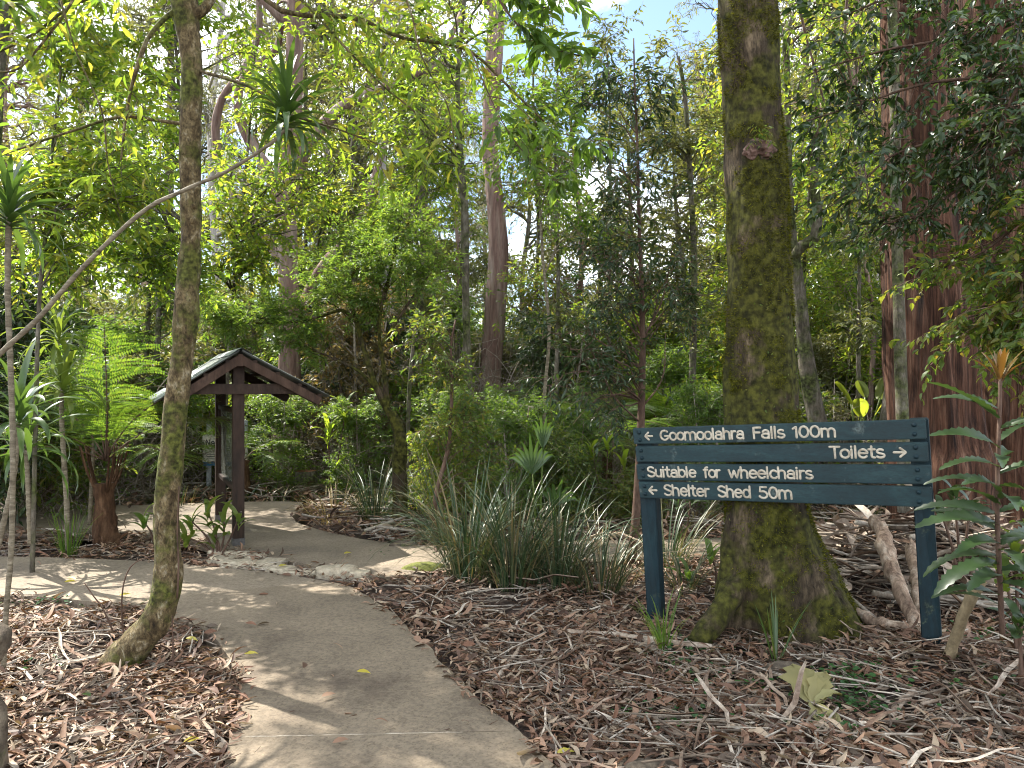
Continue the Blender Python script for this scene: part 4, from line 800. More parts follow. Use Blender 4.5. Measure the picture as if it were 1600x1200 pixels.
# ---- 5 pink-barked gum in the centre and other middle-distance gums
def gum(name, label, px, D, bark, blobs, leaf=OLIVE, ll=.13, sides=28, group=None, **kw):
    k = dict(GK, ll=ll); k.update(kw); return bigtrunk(name, label, px, D, bark, sides, 120, .06, 3, group, crown=(blobs, leaf, k), fur=False)
gum('pink_gum_tree', 'tall pink-barked gum trunk standing alone in the centre of the view', [(752, 722, 46), (756, 700, 40), (762, 640, 36), (768, 560, 34), (775, 470, 32), (779, 400, 31), (776, 340, 27), (766, 240, 26), (768, 160, 27), (774, 60, 27), (778, 0, 26), (785, -200, 24), (790, -420, 20)], 17.5, PINKBARK, [((-.5, 18, 14.5), (3, 2.5, 1.8)), ((2.5, 19, 12.5), (2.2, 2, 1.4)), ((-3.2, 18, 12.2), (2.2, 2, 1.5))], from_lo=.55)
gum('leaning_gum_tree', 'dark reddish gum with forking limbs behind the roof of the shelter', [(440, 748, 56), (444, 700, 46), (448, 640, 40), (452, 560, 33), (452, 480, 31), (450, 400, 31), (448, 330, 33), (452, 260, 34), (456, 200, 28), (460, 130, 27), (462, 0, 25), (470, -200, 22)], 13.5, PINKBARK, [((-4.5, 14, 9.5), (2.2, 2, 1.3)), ((-2.4, 14, 10.5), (2.2, 2, 1.3))], from_lo=.5)
mb = MB(); limb(mb, [(452, 300, 13.5), (475, 240, 13.5), (505, 195, 13.5), (545, 160, 13.4), (570, 150, 13.4), (620, 130, 13.4), (700, 100, 13.3)], .14, .06, 30, 12); limb(mb, [(448, 345, 13.5), (420, 270, 13.5), (380, 200, 13.5), (372, 150, 13.5), (390, 110, 13.5), (430, 80, 13.6), (440, 40, 13.6)], .12, .05, 30, 12)
limb(mb, [(451, 520, 13.6), (500, 420, 14), (560, 350, 14.6), (590, 260, 15), (620, 190, 15), (650, 140, 15), (690, 90, 15), (720, 20, 15)], .09, .04, 24, 10)
limb(mb, [(449, 430, 13.5), (415, 370, 13.5), (360, 300, 13.6), (338, 230, 13.6), (345, 160, 13.6), (385, 100, 13.6), (405, 40, 13.6), (400, -30, 13.6)], .1, .05, 34, 10)
o = mb.build('limb', PINKBARK, bpy.data.objects['leaning_gum_tree'])
gum('pale_gum_tree', 'slender white-grey straight trunk left of the pink-barked gum', [(612, 740, 26), (610, 660, 22), (608, 560, 19), (604, 460, 16), (600, 360, 14), (597, 260, 13), (597, 200, 12), (600, 100, 11), (605, -40, 10), (610, -200, 9)], 15.5, PALEBARK, [((-2.6, 15.5, 9.5), (1.8, 1.6, 1.2))], sides=16, limb_r=.05)
gum('slim_gum_tree', 'slim upright brown trunk with knobbly bark between the shelter and the pink-barked gum', [(742, 745, 20), (738, 680, 15), (733, 600, 13), (729, 520, 12), (727, 400, 12), (726, 320, 12), (722, 285, 13), (717, 200, 8), (715, 120, 8), (722, 40, 7), (730, -60, 7)], 10.5, GREYBARK, [((-.7, 10.5, 6.6), (1.2, 1, .9)), ((-.9, 10.4, 5.0), (.9, .8, .6))], LIME, .11, 14, tmpl=T4, droop=.4, limb_r=.025, from_lo=.6)
gum('pink_gum_tree', 'pinkish gum with a snapped dark side limb between mossy tree and stringybark', [(1310, 640, 28), (1314, 560, 24), (1320, 470, 24), (1322, 400, 20), (1326, 300, 20), (1330, 200, 18), (1334, 60, 17), (1340, -100, 15)], 15.5, PINKBARK, [((7.2, 16, 10), (2, 1.8, 1.2)), ((6.2, 16, 7.6), (1.2, 1, .8))], OLIVE)
mb = MB(); limb(mb, [(1324, 470, 15.4), (1340, 455, 15.3), (1354, 442, 15.2)], .09, .05, 10, 10); mb.build('broken_limb', REDSTEM, bpy.data.objects['pink_gum_tree.001'])
tt = tree('twisted_tree', 'twisted mossy tree with one elbowed limb just right of the mossy trunk', 'tree', [P(1288, 690, 8.6), P(1275, 650, 8.6), P(1262, 580, 8.6), P(1255, 520, 8.6), P(1248, 460, 8.6), P(1240, 400, 8.6), P(1234, 320, 8.6), P(1230, 200, 8.6), P(1228, 60, 8.6)], [.12, .1, .095, .08, .075, .065, .05, .045, .04], [((3.1, 8.8, 4.2), (1., .8, .8)), ((3.5, 9, 5.8), (1.2, 1, .8))], GREYBARK, LIME, sides=18, tmpl=T4, ll=.09, limbs=9, sub=6, twigs=3, limb_r=.02)
mb = MB(); limb(mb, [(1240, 405, 8.6), (1252, 385, 8.5), (1272, 372, 8.5), (1277, 340, 8.5), (1272, 280, 8.5), (1276, 200, 8.5), (1272, 120, 8.5)], .06, .035, 26, 12); mb.build('limb', GREYBARK, tt)
tree('slender_tree', 'short dark leaning trunk between the snapped-limb gum and the stringybark', 'tree', [P(1378, 700, 9), P(1386, 640, 9), (P(1396, 560, 9)), P(1402, 480, 9), P(1400, 400, 9), P(1396, 250, 9)], [.08, .07, .06, .055, .04, .03], [((4.4, 9, 3.8), (.9, .8, 1))], GREYBARK, MIX, sides=14, limbs=8, sub=5, twigs=3, ll=.1, limb_r=.015)
# ---- 6 dark glossy sapling left of the sign
bs = [P(986, 880, 6.9), P(994, 800, 6.9), P(1000, 700, 6.9), P(1003, 600, 6.9), P(1004, 520, 6.9), P(1002, 430, 6.9), P(998, 330, 6.9), P(996, 230, 6.9), P(992, 140, 6.9), P(990, 60, 6.9)]
def sap_extra(mbW, mbL):
    for pl in ([(1003, 525, 6.9), (985, 480, 6.9), (955, 440, 6.8), (930, 400, 6.8)], [(1005, 525, 6.9), (1030, 480, 6.9), (1042, 440, 7), (1052, 380, 7)], [(1003, 620, 6.9), (975, 575, 6.8), (940, 550, 6.8), (890, 545, 6.8)], [(1004, 530, 6.9), (1020, 495, 7), (1030, 450, 7)],
               [(1002, 640, 6.9), (1035, 590, 6.9), (1040, 520, 6.9)], [(1000, 660, 6.9), (960, 620, 6.7), (930, 560, 6.7), (905, 520, 6.7)]): limb(mbW, pl, .009, .004)
tree('glossy_sapling', 'upright sapling with dark glossy leaves and reddish stem left of the sign', 'sapling', bs, [.045, .038, .035, .032, .026, .02, .016, .012, .009, .006],
     [(P(975, 150, 6.9), (.45, .4, .5)), (P(985, 270, 6.9), (.6, .5, .5)), (P(1000, 390, 6.9), (.7, .5, .5)), (P(935, 440, 6.8), (.45, .5, .4)), (P(1050, 470, 7), (.4, .4, .35)), (P(910, 540, 6.8), (.5, .4, .35)), (P(900, 640, 6.6), (.4, .4, .3))], REDSTEM, DARK, None, 14, extra=sap_extra, limbs=7, sub=4, twigs=3, tl=.2, nl=7, ll=.085, tmpl=T8n, droop=.55, limb_r=.012, from_lo=.3)
# ---- 7 small mossy trunk with fine bright crown
sm = thing('small_mossy_tree', P(624, 822, 9.1), 'small tree with stout mossy lower trunk and fine bright crown right of the shelter', 'tree'); mbW, mbL = MB(), MB()
trunk_mesh(mbW, [P(624, 826, 9.1), P(625, 780, 9.1), P(625, 730, 9.1), P(626, 690, 9.1), P(620, 665, 9.1), P(612, 645, 9.1)], [.115, .09, .085, .08, .065, .045], 24, 60, .16, 9, 4)
for pl, r0, bl_ in (([(614, 655, 9.1), (590, 610, 9.1), (572, 560, 9.1), (556, 500, 9.1), (545, 450, 9.1), (560, 410, 9.1)], .045, [((560, 420), (.6, .6, .28)), ((500, 440), (.55, .5, .25))]), ([(590, 610, 9.1), (560, 580, 9.1), (520, 560, 9.2), (475, 540, 9.2)], .022, [((470, 520), (.4, .4, .14))]),
                    ([(605, 635, 9.1), (600, 580, 9.1), (592, 520, 9), (600, 450, 9)], .035, [((620, 400), (.6, .6, .3)), ((585, 470), (.4, .4, .2))]), ([(556, 500, 9.1), (530, 485, 9.2), (480, 500, 9.3), (400, 505, 9.3), (350, 505, 9.3)], .025, [((400, 505), (.65, .6, .18)), ((350, 500), (.4, .5, .16)), ((460, 490), (.5, .5, .2))]),
                    ([(596, 540, 9), (640, 470, 9), (670, 430, 9)], .022, [((660, 425), (.45, .5, .25))]), ([(600, 470, 9), (615, 400, 9.2), (625, 350, 9.2)], .02, [((625, 350), (.45, .45, .25)), ((540, 370), (.45, .5, .2))])):
    C = limb(mbW, pl, r0, r0 * .4, 24, 8); crown_from(C, np.linspace(r0, r0 * .4, 24), [(P(q[0], q[1], pl[-1][2]), s_) for q, s_ in bl_], mbW, mbL, mbW, 6, 6, 5, .17, 11, .062, leaf_tmpl(4, .3), .15, .009, 4, .0018, .05, .5)
mbW.build('trunk', MOSSBARK, sm); mbL.build('crown', BRIGHT, sm, smooth=False)
tree('leafy_shrub', 'bright leafy shrub beside the rush clump with a thin dark stem at the path corner', 'shrub', [G(683, 908, 0), P(682, 850, 7.7), P(680, 780, 7.7), P(700, 700, 7.8), P(706, 620, 7.8), P(705, 540, 7.8), P(712, 500, 7.8)], [.03, .026, .024, .02, .016, .012, .008],
     [(P(700, 560, 7.8), (.35, .4, .25)), (P(690, 660, 7.8), (.4, .4, .35)), (P(660, 520, 7.8), (.35, .3, .2)), (P(745, 700, 8), (.35, .4, .4)), (P(720, 760, 8), (.35, .4, .3))], REDSTEM, MIX, None, 10, limbs=6, sub=5, twigs=3, tl=.16, nl=8, ll=.07, tmpl=T4, droop=.4, limb_r=.01, from_lo=.3)
# ---- 8 bright understorey trees filling the left
def ut(px, base, D, blobs, label, leaf=LIME, bark=GREYBARK, ll=.11, r=.034, tmpl=T8, limbs=6, sub=5, twigs=4, nl=6, **kw):
    b = P(base[0], base[1], D); b[2] = 0; pts = [b] + [P(a, q, D) for a, q in px]; rr = np.linspace(r, r * .4, len(pts))
    return tree('understorey_tree', label, 'tree', pts, rr, [(P(*c), s) for c, s in blobs], bark, leaf, None, 10, limbs=limbs, sub=sub, twigs=twigs, tl=.25, nl=nl, ll=ll, tmpl=tmpl, limb_r=.016, from_lo=.3, **kw)
ut([(60, 500), (70, 380), (80, 250), (95, 100), (90, -60)], (50, 860), 6.6, [((70, 130, 6.6), (.7, .5, .5)), ((150, 220, 6.4), (.6, .5, .4)), ((30, 330, 6.6), (.5, .5, .4)), ((190, 330, 6.6), (.6, .5, .35)), ((110, 20, 6.8), (.8, .5, .4)), ((100, 420, 6.8), (.6, .5, .3))], 'lime-leaved understorey tree at far left behind the cane plants', r=.02)
ut([(270, 600), (284, 450), (290, 300), (280, 150), (270, 0)], (258, 830), 8.2, [((200, 130, 8.2), (.8, .6, .5)), ((260, 250, 8.2), (.7, .6, .5)), ((200, 380, 8), (.7, .6, .35)), ((250, 420, 8), (.5, .5, .25)), ((320, 60, 8.3), (.9, .6, .5)), ((130, 290, 8), (.6, .6, .4))], 'lime-leaved understorey tree behind the upper half of the crooked trunk')
ut([(352, 640), (362, 500), (375, 350), (390, 200), (400, 60)], (346, 790), 10.8, [((380, 300, 10.2), (1., .7, .5)), ((330, 380, 10), (.9, .7, .4)), ((430, 340, 10), (.9, .7, .35)), ((440, 180, 10.4), (.9, .6, .5)), ((380, 420, 10), (.7, .7, .3)), ((500, 260, 10), (.8, .6, .45))], 'broad lime-leaved tree behind the shelter roof')
ut([(640, 600), (655, 450), (650, 330), (660, 200), (665, 60)], (636, 800), 11.5, [((680, 280, 11.3), (.9, .7, .5)), ((620, 200, 11.3), (.8, .7, .5)), ((560, 330, 11), (.9, .7, .5)), ((660, 120, 11.5), (1., .7, .5)), ((520, 90, 11.5), (1., .7, .5))], 'yellow-green tree between the pale trunk and the pink-barked gum', nl=6)
ut([(850, 640), (858, 520), (848, 400), (842, 300), (835, 200)], (856, 780), 9.5, [((860, 250, 9.3), (.8, .6, .5)), ((900, 330, 9.3), (.7, .6, .4)), ((820, 170, 9.3), (.6, .6, .4)), ((880, 160, 9.5), (.6, .6, .4))], 'thin pale-stemmed sapling right of the pink-barked gum', BRIGHT, CANE, .1, .028, nl=6)
ut([(1080, 640), (1085, 450), (1080, 300), (1070, 150), (1060, 90)], (1075, 790), 11, [((1060, 120, 11), (.7, .6, .5)), ((1090, 250, 11), (.6, .6, .6)), ((1060, 360, 11), (.7, .6, .5)), ((1090, 480, 10.6), (.5, .6, .5)), ((980, 200, 11), (.6, .6, .4))], 'small olive-leaved tree just left of the mossy trunk', OLIVE, GREYBARK, .1, .06)
ut([(1360, 640), (1365, 500), (1350, 400), (1340, 300), (1335, 160)], (1360, 760), 12, [((1330, 370, 12), (.8, .6, .4)), ((1290, 260, 12), (.6, .6, .6)), ((1370, 480, 12), (.7, .6, .5)), ((1300, 470, 12), (.6, .6, .5)), ((1290, 90, 12), (.7, .6, .6)), ((1360, 590, 12), (.6, .6, .4))], 'yellow-green tree seen through the gap right of the mossy trunk', LIME, PINKBARK, .11, .05)
# foreground hanging sprays, top centre
fs = thing('overhanging_branch', P(760, -60, 3.8), 'leafy branch hanging into the top of the view against the open sky', 'branch'); mbW, mbL = MB(), MB()
Ls_ = [limb(mbW, [(740, -60, 3.8), (800, 30, 3.8), (770, 60, 3.8)][:2] + [(850, 70, 3.8), (905, 85, 3.8), (935, 88, 3.8)], .007, .003), limb(mbW, [(700, -80, 3.9), (760, -30, 3.9), (830, 5, 3.9), (860, 15, 3.9)], .006, .003), limb(mbW, [(800, -80, 3.7), (850, -30, 3.7), (900, 0, 3.7)], .006, .003), limb(mbW, [(735, 80, 4.1), (760, 140, 4.1), (790, 200, 4.1), (830, 250, 4.1), (880, 290, 4.1)], .004, .002), limb(mbW, [(760, 150, 4), (800, 160, 4), (850, 200, 4), (930, 220, 4)], .003, .0015)]
for Pl, n_ in zip(Ls_, (20, 14, 10, 14, 10)): a_, d = along(Pl, n_, .35); leafy(mbL, mbW, a_, d * [1, 1, .6], .12, 5, .105, T8, .7, .0015, spread=.8)
mbW.build('stem', REDSTEM, fs); mbL.build('crown', BRIGHT, fs, smooth=False)
# ---- 9 dark foliage, upper right
def dk(c, pl, label, leaf=DARK):
    root = thing('overhanging_branch', P(*pl[0][0]), label, 'branch'); mbW, mbL = MB(), MB()
    for p_ in pl:
        L_ = limb(mbW, p_, .016, .005, 24); n_ = c
        a_, d = along(L_, n_, .15); e_ = a_ + nrm(d) * U(.15, .45, n_)[:, None] + [0, 0, -.06]; Sp = curved(a_, e_, 4, .05, .05); tubes(mbW, Sp, np.full((n_, 4), .003), 3, False)
        for q in (.4, .7, 1.): k_ = min(3, int(q * 3)); leafy(mbL, mbW, Sp[:, k_], nrm(d) + rng.normal(0, .5, (n_, 3)) + [0, 0, -.25], .15, 7, .072, leaf_tmpl(8, .44), .5, .0014)
    mbW.build('stem', REDSTEM, root); mbL.build('crown', leaf, root, smooth=False); return root
dk(42, [[(1720, -40, 5.0), (1600, 20, 5.0), (1480, 60, 5.1), (1380, 80, 5.2), (1280, 110, 5.3)], [(1700, 60, 5.0), (1580, 110, 5.0), (1450, 130, 5.1), (1350, 160, 5.2), (1260, 190, 5.3)], [(1700, -60, 5.2), (1500, -40, 5.2), (1380, 0, 5.3), (1300, 30, 5.4)]], 'uppermost dark leafy branches reaching left across the stringybark')
dk(44, [[(1720, 130, 4.8), (1600, 170, 4.8), (1500, 210, 4.9), (1400, 240, 5), (1330, 300, 5)], [(1720, 200, 4.8), (1600, 230, 4.8), (1530, 270, 4.9), (1450, 330, 5), (1380, 350, 5)], [(1680, 20, 4.7), (1600, 120, 4.7), (1560, 200, 4.8), (1540, 260, 4.8)]], 'middle dark leafy branches hanging before the stringybark trunk')
dk(36, [[(1720, 300, 4.8), (1620, 330, 4.8), (1540, 390, 4.9), (1470, 420, 5)], [(1720, 380, 4.8), (1620, 430, 4.8), (1560, 480, 4.9), (1500, 500, 5)], [(1700, 250, 4.6), (1640, 330, 4.6), (1600, 430, 4.7), (1590, 500, 4.7)], [(1720, 470, 4.8), (1640, 500, 4.8), (1590, 560, 4.9)]], 'lower dark leafy branches hanging at the far right of the stringybark', MIX)
dk(16, [[(1240, -60, 6.5), (1255, 40, 6.5), (1280, 130, 6.5), (1300, 210, 6.5)], [(1330, -60, 6.6), (1320, 60, 6.6), (1340, 180, 6.6), (1360, 330, 6.6)]], 'thin drooping leafy branches in the gap right of the mossy trunk', MIX)

# ---- 10 strappy-leaved plants
def strap_mesh(L_, w_, a0, a1, segs=9, fold=.25, seed=0):
    """arching strap: starts at angle a0 from vertical and ends at a1"""
    t = np.linspace(0, 1, segs + 1); an = np.radians(a0 + (a1 - a0) * t ** 1.2); p = np.zeros((segs + 1, 3)); st = L_ / segs
    for k in range(segs): p[k + 1] = p[k] + st * np.array([0, math.sin(an[k]), math.cos(an[k])])
    wd = w_ * np.clip(np.minimum(t * 5 + .45, (1 - t) ** .6 * 1.6), .02, 1) / 2; V = []
    for k in range(segs + 1):
        nrm_ = np.array([0, -math.cos(an[k]), math.sin(an[k])]); tw = .25 * math.sin(seed + 3 * t[k]); sd = np.array([math.cos(tw), 0, math.sin(tw)])
        V += [p[k] - sd * wd[k] + nrm_ * wd[k] * fold, p[k], p[k] + sd * wd[k] + nrm_ * wd[k] * fold]
    F = [(3 * k + s, 3 * k + s + 1, 3 * k + s + 4, 3 * k + s + 3) for k in range(segs) for s in (0, 1)]; return np.array(V), np.array(F)
LEAFMESH = {}
def leafmesh(key, mat, *a, **k):
    if key not in LEAFMESH:
        V, F = strap_mesh(*a, **k); mb = MB(); mb.add(V, F); me = mb.mesh('leaf'); me.materials.append(mat); LEAFMESH[key] = me
    return LEAFMESH[key]
def add_leaf(root, me, pos, rz, tilt=0, s=1.0, roll=0):
    o = bpy.data.objects.new('leaf', me); sc.collection.objects.link(o); o.parent = root
    o.matrix_local = Matrix.Translation(Vector([float(q) for q in np.array(pos) - ORG[root.name]])) @ Matrix.Rotation(rz, 4, 'Z') @ Matrix.Rotation(tilt, 4, 'X') @ Matrix.Rotation(roll, 4, 'Y') @ Matrix.Scale(s, 4); return o
def rosette(root, c, n, L_, w_, mat, key, lo=8, hi=118, curve=62, stem=.12, s=1.0):
    for k in range(n):
        f = k / (n - 1); a0 = lo * (1 - f) + hi * f; v = k % 4; q = round(a0 / 12)
        me = leafmesh((key, q, v), mat, L_ * (1 - .25 * (v % 2)), w_, q * 12 * .75, q * 12 + curve * (1 + .25 * v) * (.6 + f * .6), seed=v)
        add_leaf(root, me, np.array(c) + [0, 0, -stem * f], k * 2.399 + U(-.25, .25), 0, s * U(.8, 1.12))
def cane(root, pxs, r0, r1, mat=CANE, name='stem', n=40):
    pts = spline([P(*q) for q in pxs], n); mb = MB(); rr = np.linspace(r0, r1, n) * (1 + .1 * np.sin(np.arange(n) * 2.4)) ; tubes(mb, pts, rr, 10); mb.build(name, mat, root); return pts
def cordyline(pxs, r0, r1, heads, label, mat=STRAP, key='c', group=None):
    b = P(*pxs[0]); root = thing('palm_lily', b, label, 'palm lily', group); pts = cane(root, pxs, r0, r1)
    for h in heads: rosette(root, P(*h[0]) if len(h[0]) == 3 else h[0], *h[1:4], mat, key + str(h[2]) + str(h[3]), **(h[4] if len(h) > 4 else {}))
    return root
cordyline([(5, 1052, 4.3), (10, 950, 4.3), (18, 850, 4.3), (20, 700, 4.3), (16, 560, 4.3), (12, 450, 4.3), (14, 330, 4.3)], .014, .016, [((14, 325, 4.3), 46, .5, .04)], 'tall cane topped by a dark strap-leaved rosette at the left picture edge', key='a')
cordyline([(-14, 900, 4.6), (5, 820, 4.6), (22, 740, 4.6), (28, 660, 4.6)], .016, .015, [((30, 640, 4.6), 22, .46, .045)], 'shorter leaning cane with broad strap leaves beside the tall cane at left', key='b')
cordyline([(107, 866, 7.4), (104, 780, 7.4), (100, 720, 7.4), (96, 640, 7.4), (98, 590, 7.4)], .028, .02, [((98, 600, 7.4), 34, .68, .05), ((92, 520, 7.4), 26, .6, .045)], 'pale-leaved palm lily with long arching straps left of the tree fern', STRAPL, 'd')
cordyline([(48, 850, 6.6), (44, 760, 6.6), (40, 690, 6.6)], .024, .018, [((40, 690, 6.6), 30, .75, .05), ], 'wide spreading palm lily low at left behind the canes', STRAP, 'e')
cordyline([(140, 820, 8.6), (145, 720, 8.6), (150, 640, 8.6)], .024, .018, [((150, 650, 8.6), 28, .7, .05)], 'dark palm lily standing just behind the tree fern', STRAP, 'e2')
cordyline([(5, -120, 4.2), (10, -50, 4.2), (15, -25, 4.2)], .014, .014, [((15, -25, 4.2), 30, .34, .03)], 'dark strap-leaved head drooping into the top left corner', key='f')
root = cordyline([(-60, 620, 4.0), (0, 553, 4.0), (60, 497, 4.0), (120, 428, 4.0), (180, 368, 4.0), (235, 322, 4.0), (280, 301, 4.0), (310, 287, 4.0), (350, 270, 4.0), (400, 240, 4.0), (438, 212, 4.0), (450, 190, 4.0), (447, 168, 4.0)], .0145, .008, [((447, 166, 4.0), 56, .38, .03)], 'dark rosette of strap leaves on a long slanting cane crossing behind the crooked trunk', key='g')
gg = root; 
for q in [(585, 20), (640, -10)]: pass
cordyline([(690, -120, 9), (668, -40, 9), (660, 0, 9)], .03, .03, [((655, 10, 9), 26, .45, .035)], 'dark strap-leaved head high among the branches near the top centre', key='h')
# broad-leaved seedlings
def broad(px, py, D, stems, label, mat=STRAPL, L_=.3, w_=.07, name='broad_leaf_plant', cat='plant', bark=REDSTEM):
    b = P(px, py, D); b[2] = h1(b[0], b[1]); root = thing(name, b, label, cat)
    for (tx, ty, n) in stems:
        t_ = P(tx, ty, D); pts = spline([b, (b + t_) / 2 + [.02, .02, .03], t_], 10); mb = MB(); tubes(mb, pts, np.linspace(.012, .007, 10), 6); mb.build('stem', bark, root)
        for k in range(n):
            v = k % 3; me = leafmesh(('br', mat.name, v, L_, w_), mat, L_ * (1 - .12 * v), w_, 15 + 12 * v, 95 + 20 * v, fold=.2, seed=v)
            add_leaf(root, me, t_ + [0, 0, -.03 * k * L_ / .3], k * 2.4 + U(-.3, .3) + tx, U(-.2, .3), U(.75, 1.1))
    return root
broad(340, 862, 7.4, [(300, 815, 6), (325, 800, 6), (350, 815, 6), (372, 812, 5), (290, 838, 5), (335, 835, 6)], 'yellow-edged broad-leaved plant at the foot of the front shelter post', STRAPL, .27, .055)
broad(240, 845, 7.9, [(225, 815, 5), (250, 805, 5), (262, 825, 4)], 'low green broad-leaved plant behind the crooked trunk', BRIGHT, .24, .06)
broad(513, 790, 11.5, [(512, 670, 7), (540, 640, 7), (520, 740, 4), (530, 765, 3)], 'tall thin-stemmed plant with yellow-green leaves right of the stump', LIME, .5, .08)
broad(1120, 900, 6.2, [(1075, 900, 4), (1110, 868, 4)], 'low plant with upturned broad leaves beside the mossy tree base', BRIGHT, .24, .05)
broad(940, 760, 9.5, [(925, 700, 6), (950, 690, 6), (975, 720, 5), (905, 730, 5)], 'yellow-green leafy plants in the open patch left of the sign', LIME, .4, .06)
broad(1065, 830, 7.6, [(1060, 790, 6), (1080, 770, 6)], 'dark leafy plant seen under the sign between the post and the mossy tree', DARK, .26, .06)
broad(1500, 860, 5.6, [(1490, 775, 5), (1515, 790, 5), (1470, 800, 4)], 'small dark leafy plant behind the saw-toothed plant at the right', DARK, .2, .06)
broad(1590, 930, 4.4, [(1585, 850, 6), (1600, 880, 6), (1570, 900, 5), (1610, 820, 6)], 'dark leafy plant low at the right edge beside the saw-toothed plant', MIX, .22, .06)
broad(1595, 1010, 3.9, [(1590, 970, 6), (1610, 950, 6)], 'low glossy leafed plant at the foot of the right edge', DARK, .18, .06)
ee = thing('elephant_ear_plant', (4.9, 10.8, .1), 'bright elephant-ear plant with heart-shaped leaves above the top board of the sign', 'plant'); A_ = 10.8
V = [(0, 0, 0), (0, -.12, -.01)]
hv = [(0, .0, 0)] + [(.42 * math.sin(a_) * (1 - .25 * math.cos(a_)), .5 - .62 * math.cos(a_) if True else 0, .05 * abs(math.sin(a_))) for a_ in np.linspace(.35, math.pi - .05, 8)]
right_ = hv[1:]; left_ = [(-x, y, z) for x, y, z in right_]; VV = [(0, .02, 0), (0, 1.12, -.12)] + right_ + left_ + [(0, .5, -.03)]
FF = []; c0 = len(VV) - 1
for side_ in (list(range(2, 10)), list(range(10, 18))):
    ch = [0] + side_ + [1]; 
    for i_ in range(len(ch) - 1): FF.append((c0, ch[i_], ch[i_ + 1]))
mb = MB(); mb.add(np.array(VV), np.array(FF)); hme = mb.mesh('leaf'); hme.materials.append(LIME)
for (px, py, rz_, s_) in [(1330, 632, 1.4, .34), (1352, 620, .3, .24), (1375, 622, -1.2, .34), (1368, 648, -2., .28), (1345, 650, 2.6, .26)]:
    p_ = P(px, py, A_); pts = spline([(4.9, 10.8, .1), (p_ + [4.9, 10.8, .1]) / 2 + [0, 0, .15], p_], 8); mb = MB(); tubes(mb, pts, np.full(8, .012), 6); mb.build('stalk', STRAPL, ee)
    o = bpy.data.objects.new('leaf', hme); sc.collection.objects.link(o); o.parent = ee; o.matrix_local = Matrix.Translation(Vector(p_ - ORG[ee.name])) @ Matrix.Rotation(rz_, 4, 'Z') @ Matrix.Rotation(math.radians(60), 4, 'X') @ Matrix.Scale(s_, 4)
# rushes
def rush(c, n, L_, w_, label, rad, mat=RUSH, group=None, name='rush_clump', lean=75, up=8):
    root = thing(name, c, label, 'grass clump', group); mb = MB()
    for v in range(14):
        m_ = n // 14; TV, TF = strap_mesh(1.0, w_ / L_, max(0, up + rng.uniform(-8, 22)), lean * rng.uniform(.3, 2.0), 8, .3, v)
        ang = U(0, 2 * math.pi, m_); rr = np.sqrt(U(0, 1, m_)) * rad; l_ = L_ * U(.35, 1.2, m_); cs, sn_ = np.cos(ang), np.sin(ang)
        p = np.array(c) + np.c_[-np.sin(ang) * rr * .8, np.cos(ang) * rr * .8, np.zeros(m_)]
        V = TV[None] * l_[:, None, None]; X_ = V[..., 0] * cs[:, None] - V[..., 1] * sn_[:, None]; Y_ = V[..., 0] * sn_[:, None] + V[..., 1] * cs[:, None]
        V = np.stack([X_, Y_, V[..., 2]], -1) + p[:, None]; mb.add(V, (TF[None] + (np.arange(m_) * len(TV))[:, None, None]).reshape(-1, 4))
    mb.build('blades', mat, root)['kind'] = 'stuff'; return root
def gl(px, py): g_ = G(px, py); return (g_[0], g_[1], h1(g_[0], g_[1]))
rush(gl(730, 905), 260, 1.05, .013, 'tall dark mat-rush clump at the right edge of the path nearest the shrub', .22)
rush(gl(800, 912), 280, 1.0, .012, 'dense dark mat-rush clump in the middle of the rushes', .28)
rush(gl(870, 915), 200, .85, .012, 'dark mat-rush clump below the young cabbage palm', .25)
rush(gl(940, 920), 160, .7, .011, 'sparse mat-rush clump left of the left sign post', .28)
rush(gl(1068, 925), 60, .55, .012, 'thin rush tuft between the left sign post and the mossy tree', .12)
rush(gl(700, 850), 150, .9, .012, 'grey-green rush clump behind the leafy shrub', .3)
rush(gl(585, 805), 190, .95, .014, 'arching grey-green rush clump left of the small mossy trunk', .28)
rush(gl(655, 800), 150, .9, .014, 'grey-green rush clump right of the small mossy trunk', .3)
rush(gl(107, 868), 70, .5, .009, 'small upright reed tuft at the edge of the side path', .08, BRIGHT, up=0, lean=30)
rush(gl(1040, 880), 100, .7, .012, 'rush clump seen behind the left sign post', .3)
rush(gl(765, 800), 130, .9, .014, 'rush clump beneath the pink-barked gum', .4)
DRYG = leafmat('dry_grass_blade', [(.16, .12, .07), (.26, .2, .12), (.34, .28, .18), (.14, .13, .06)], 1.2, .3, .6, .2)
for (px, py, lab) in [(905, 800, 'tan dry grass clump between the young palm and the glossy sapling'), (955, 790, 'tan dry grass clump left behind the sign'), (870, 780, 'tan dry grass clump behind the young cabbage palm'), (1085, 815, 'tan dry grass seen under the sign'), (520, 800, 'dry brown grass on the litter bank right of the shelter'), (1300, 800, 'tan dry grass behind the foot of the mossy tree')]: rush(gl(px, py), 110, .55, .012, lab, .3, DRYG, 'dry grass clumps', 'dry_grass', 95, 15)
rush(gl(270, 790), 120, .6, .012, 'dark rush clump between the crooked trunk and the rear shelter post', .3)
rush((.93, 4.72, .02), 30, .34, .010, 'small grass tuft beside the left foot of the mossy tree', .05, BRIGHT, lean=40)
rush((1.55, 4.5, 0.02), 16, .38, .011, 'few upright grass blades growing against the mossy tree base', .04, STRAP, lean=25)
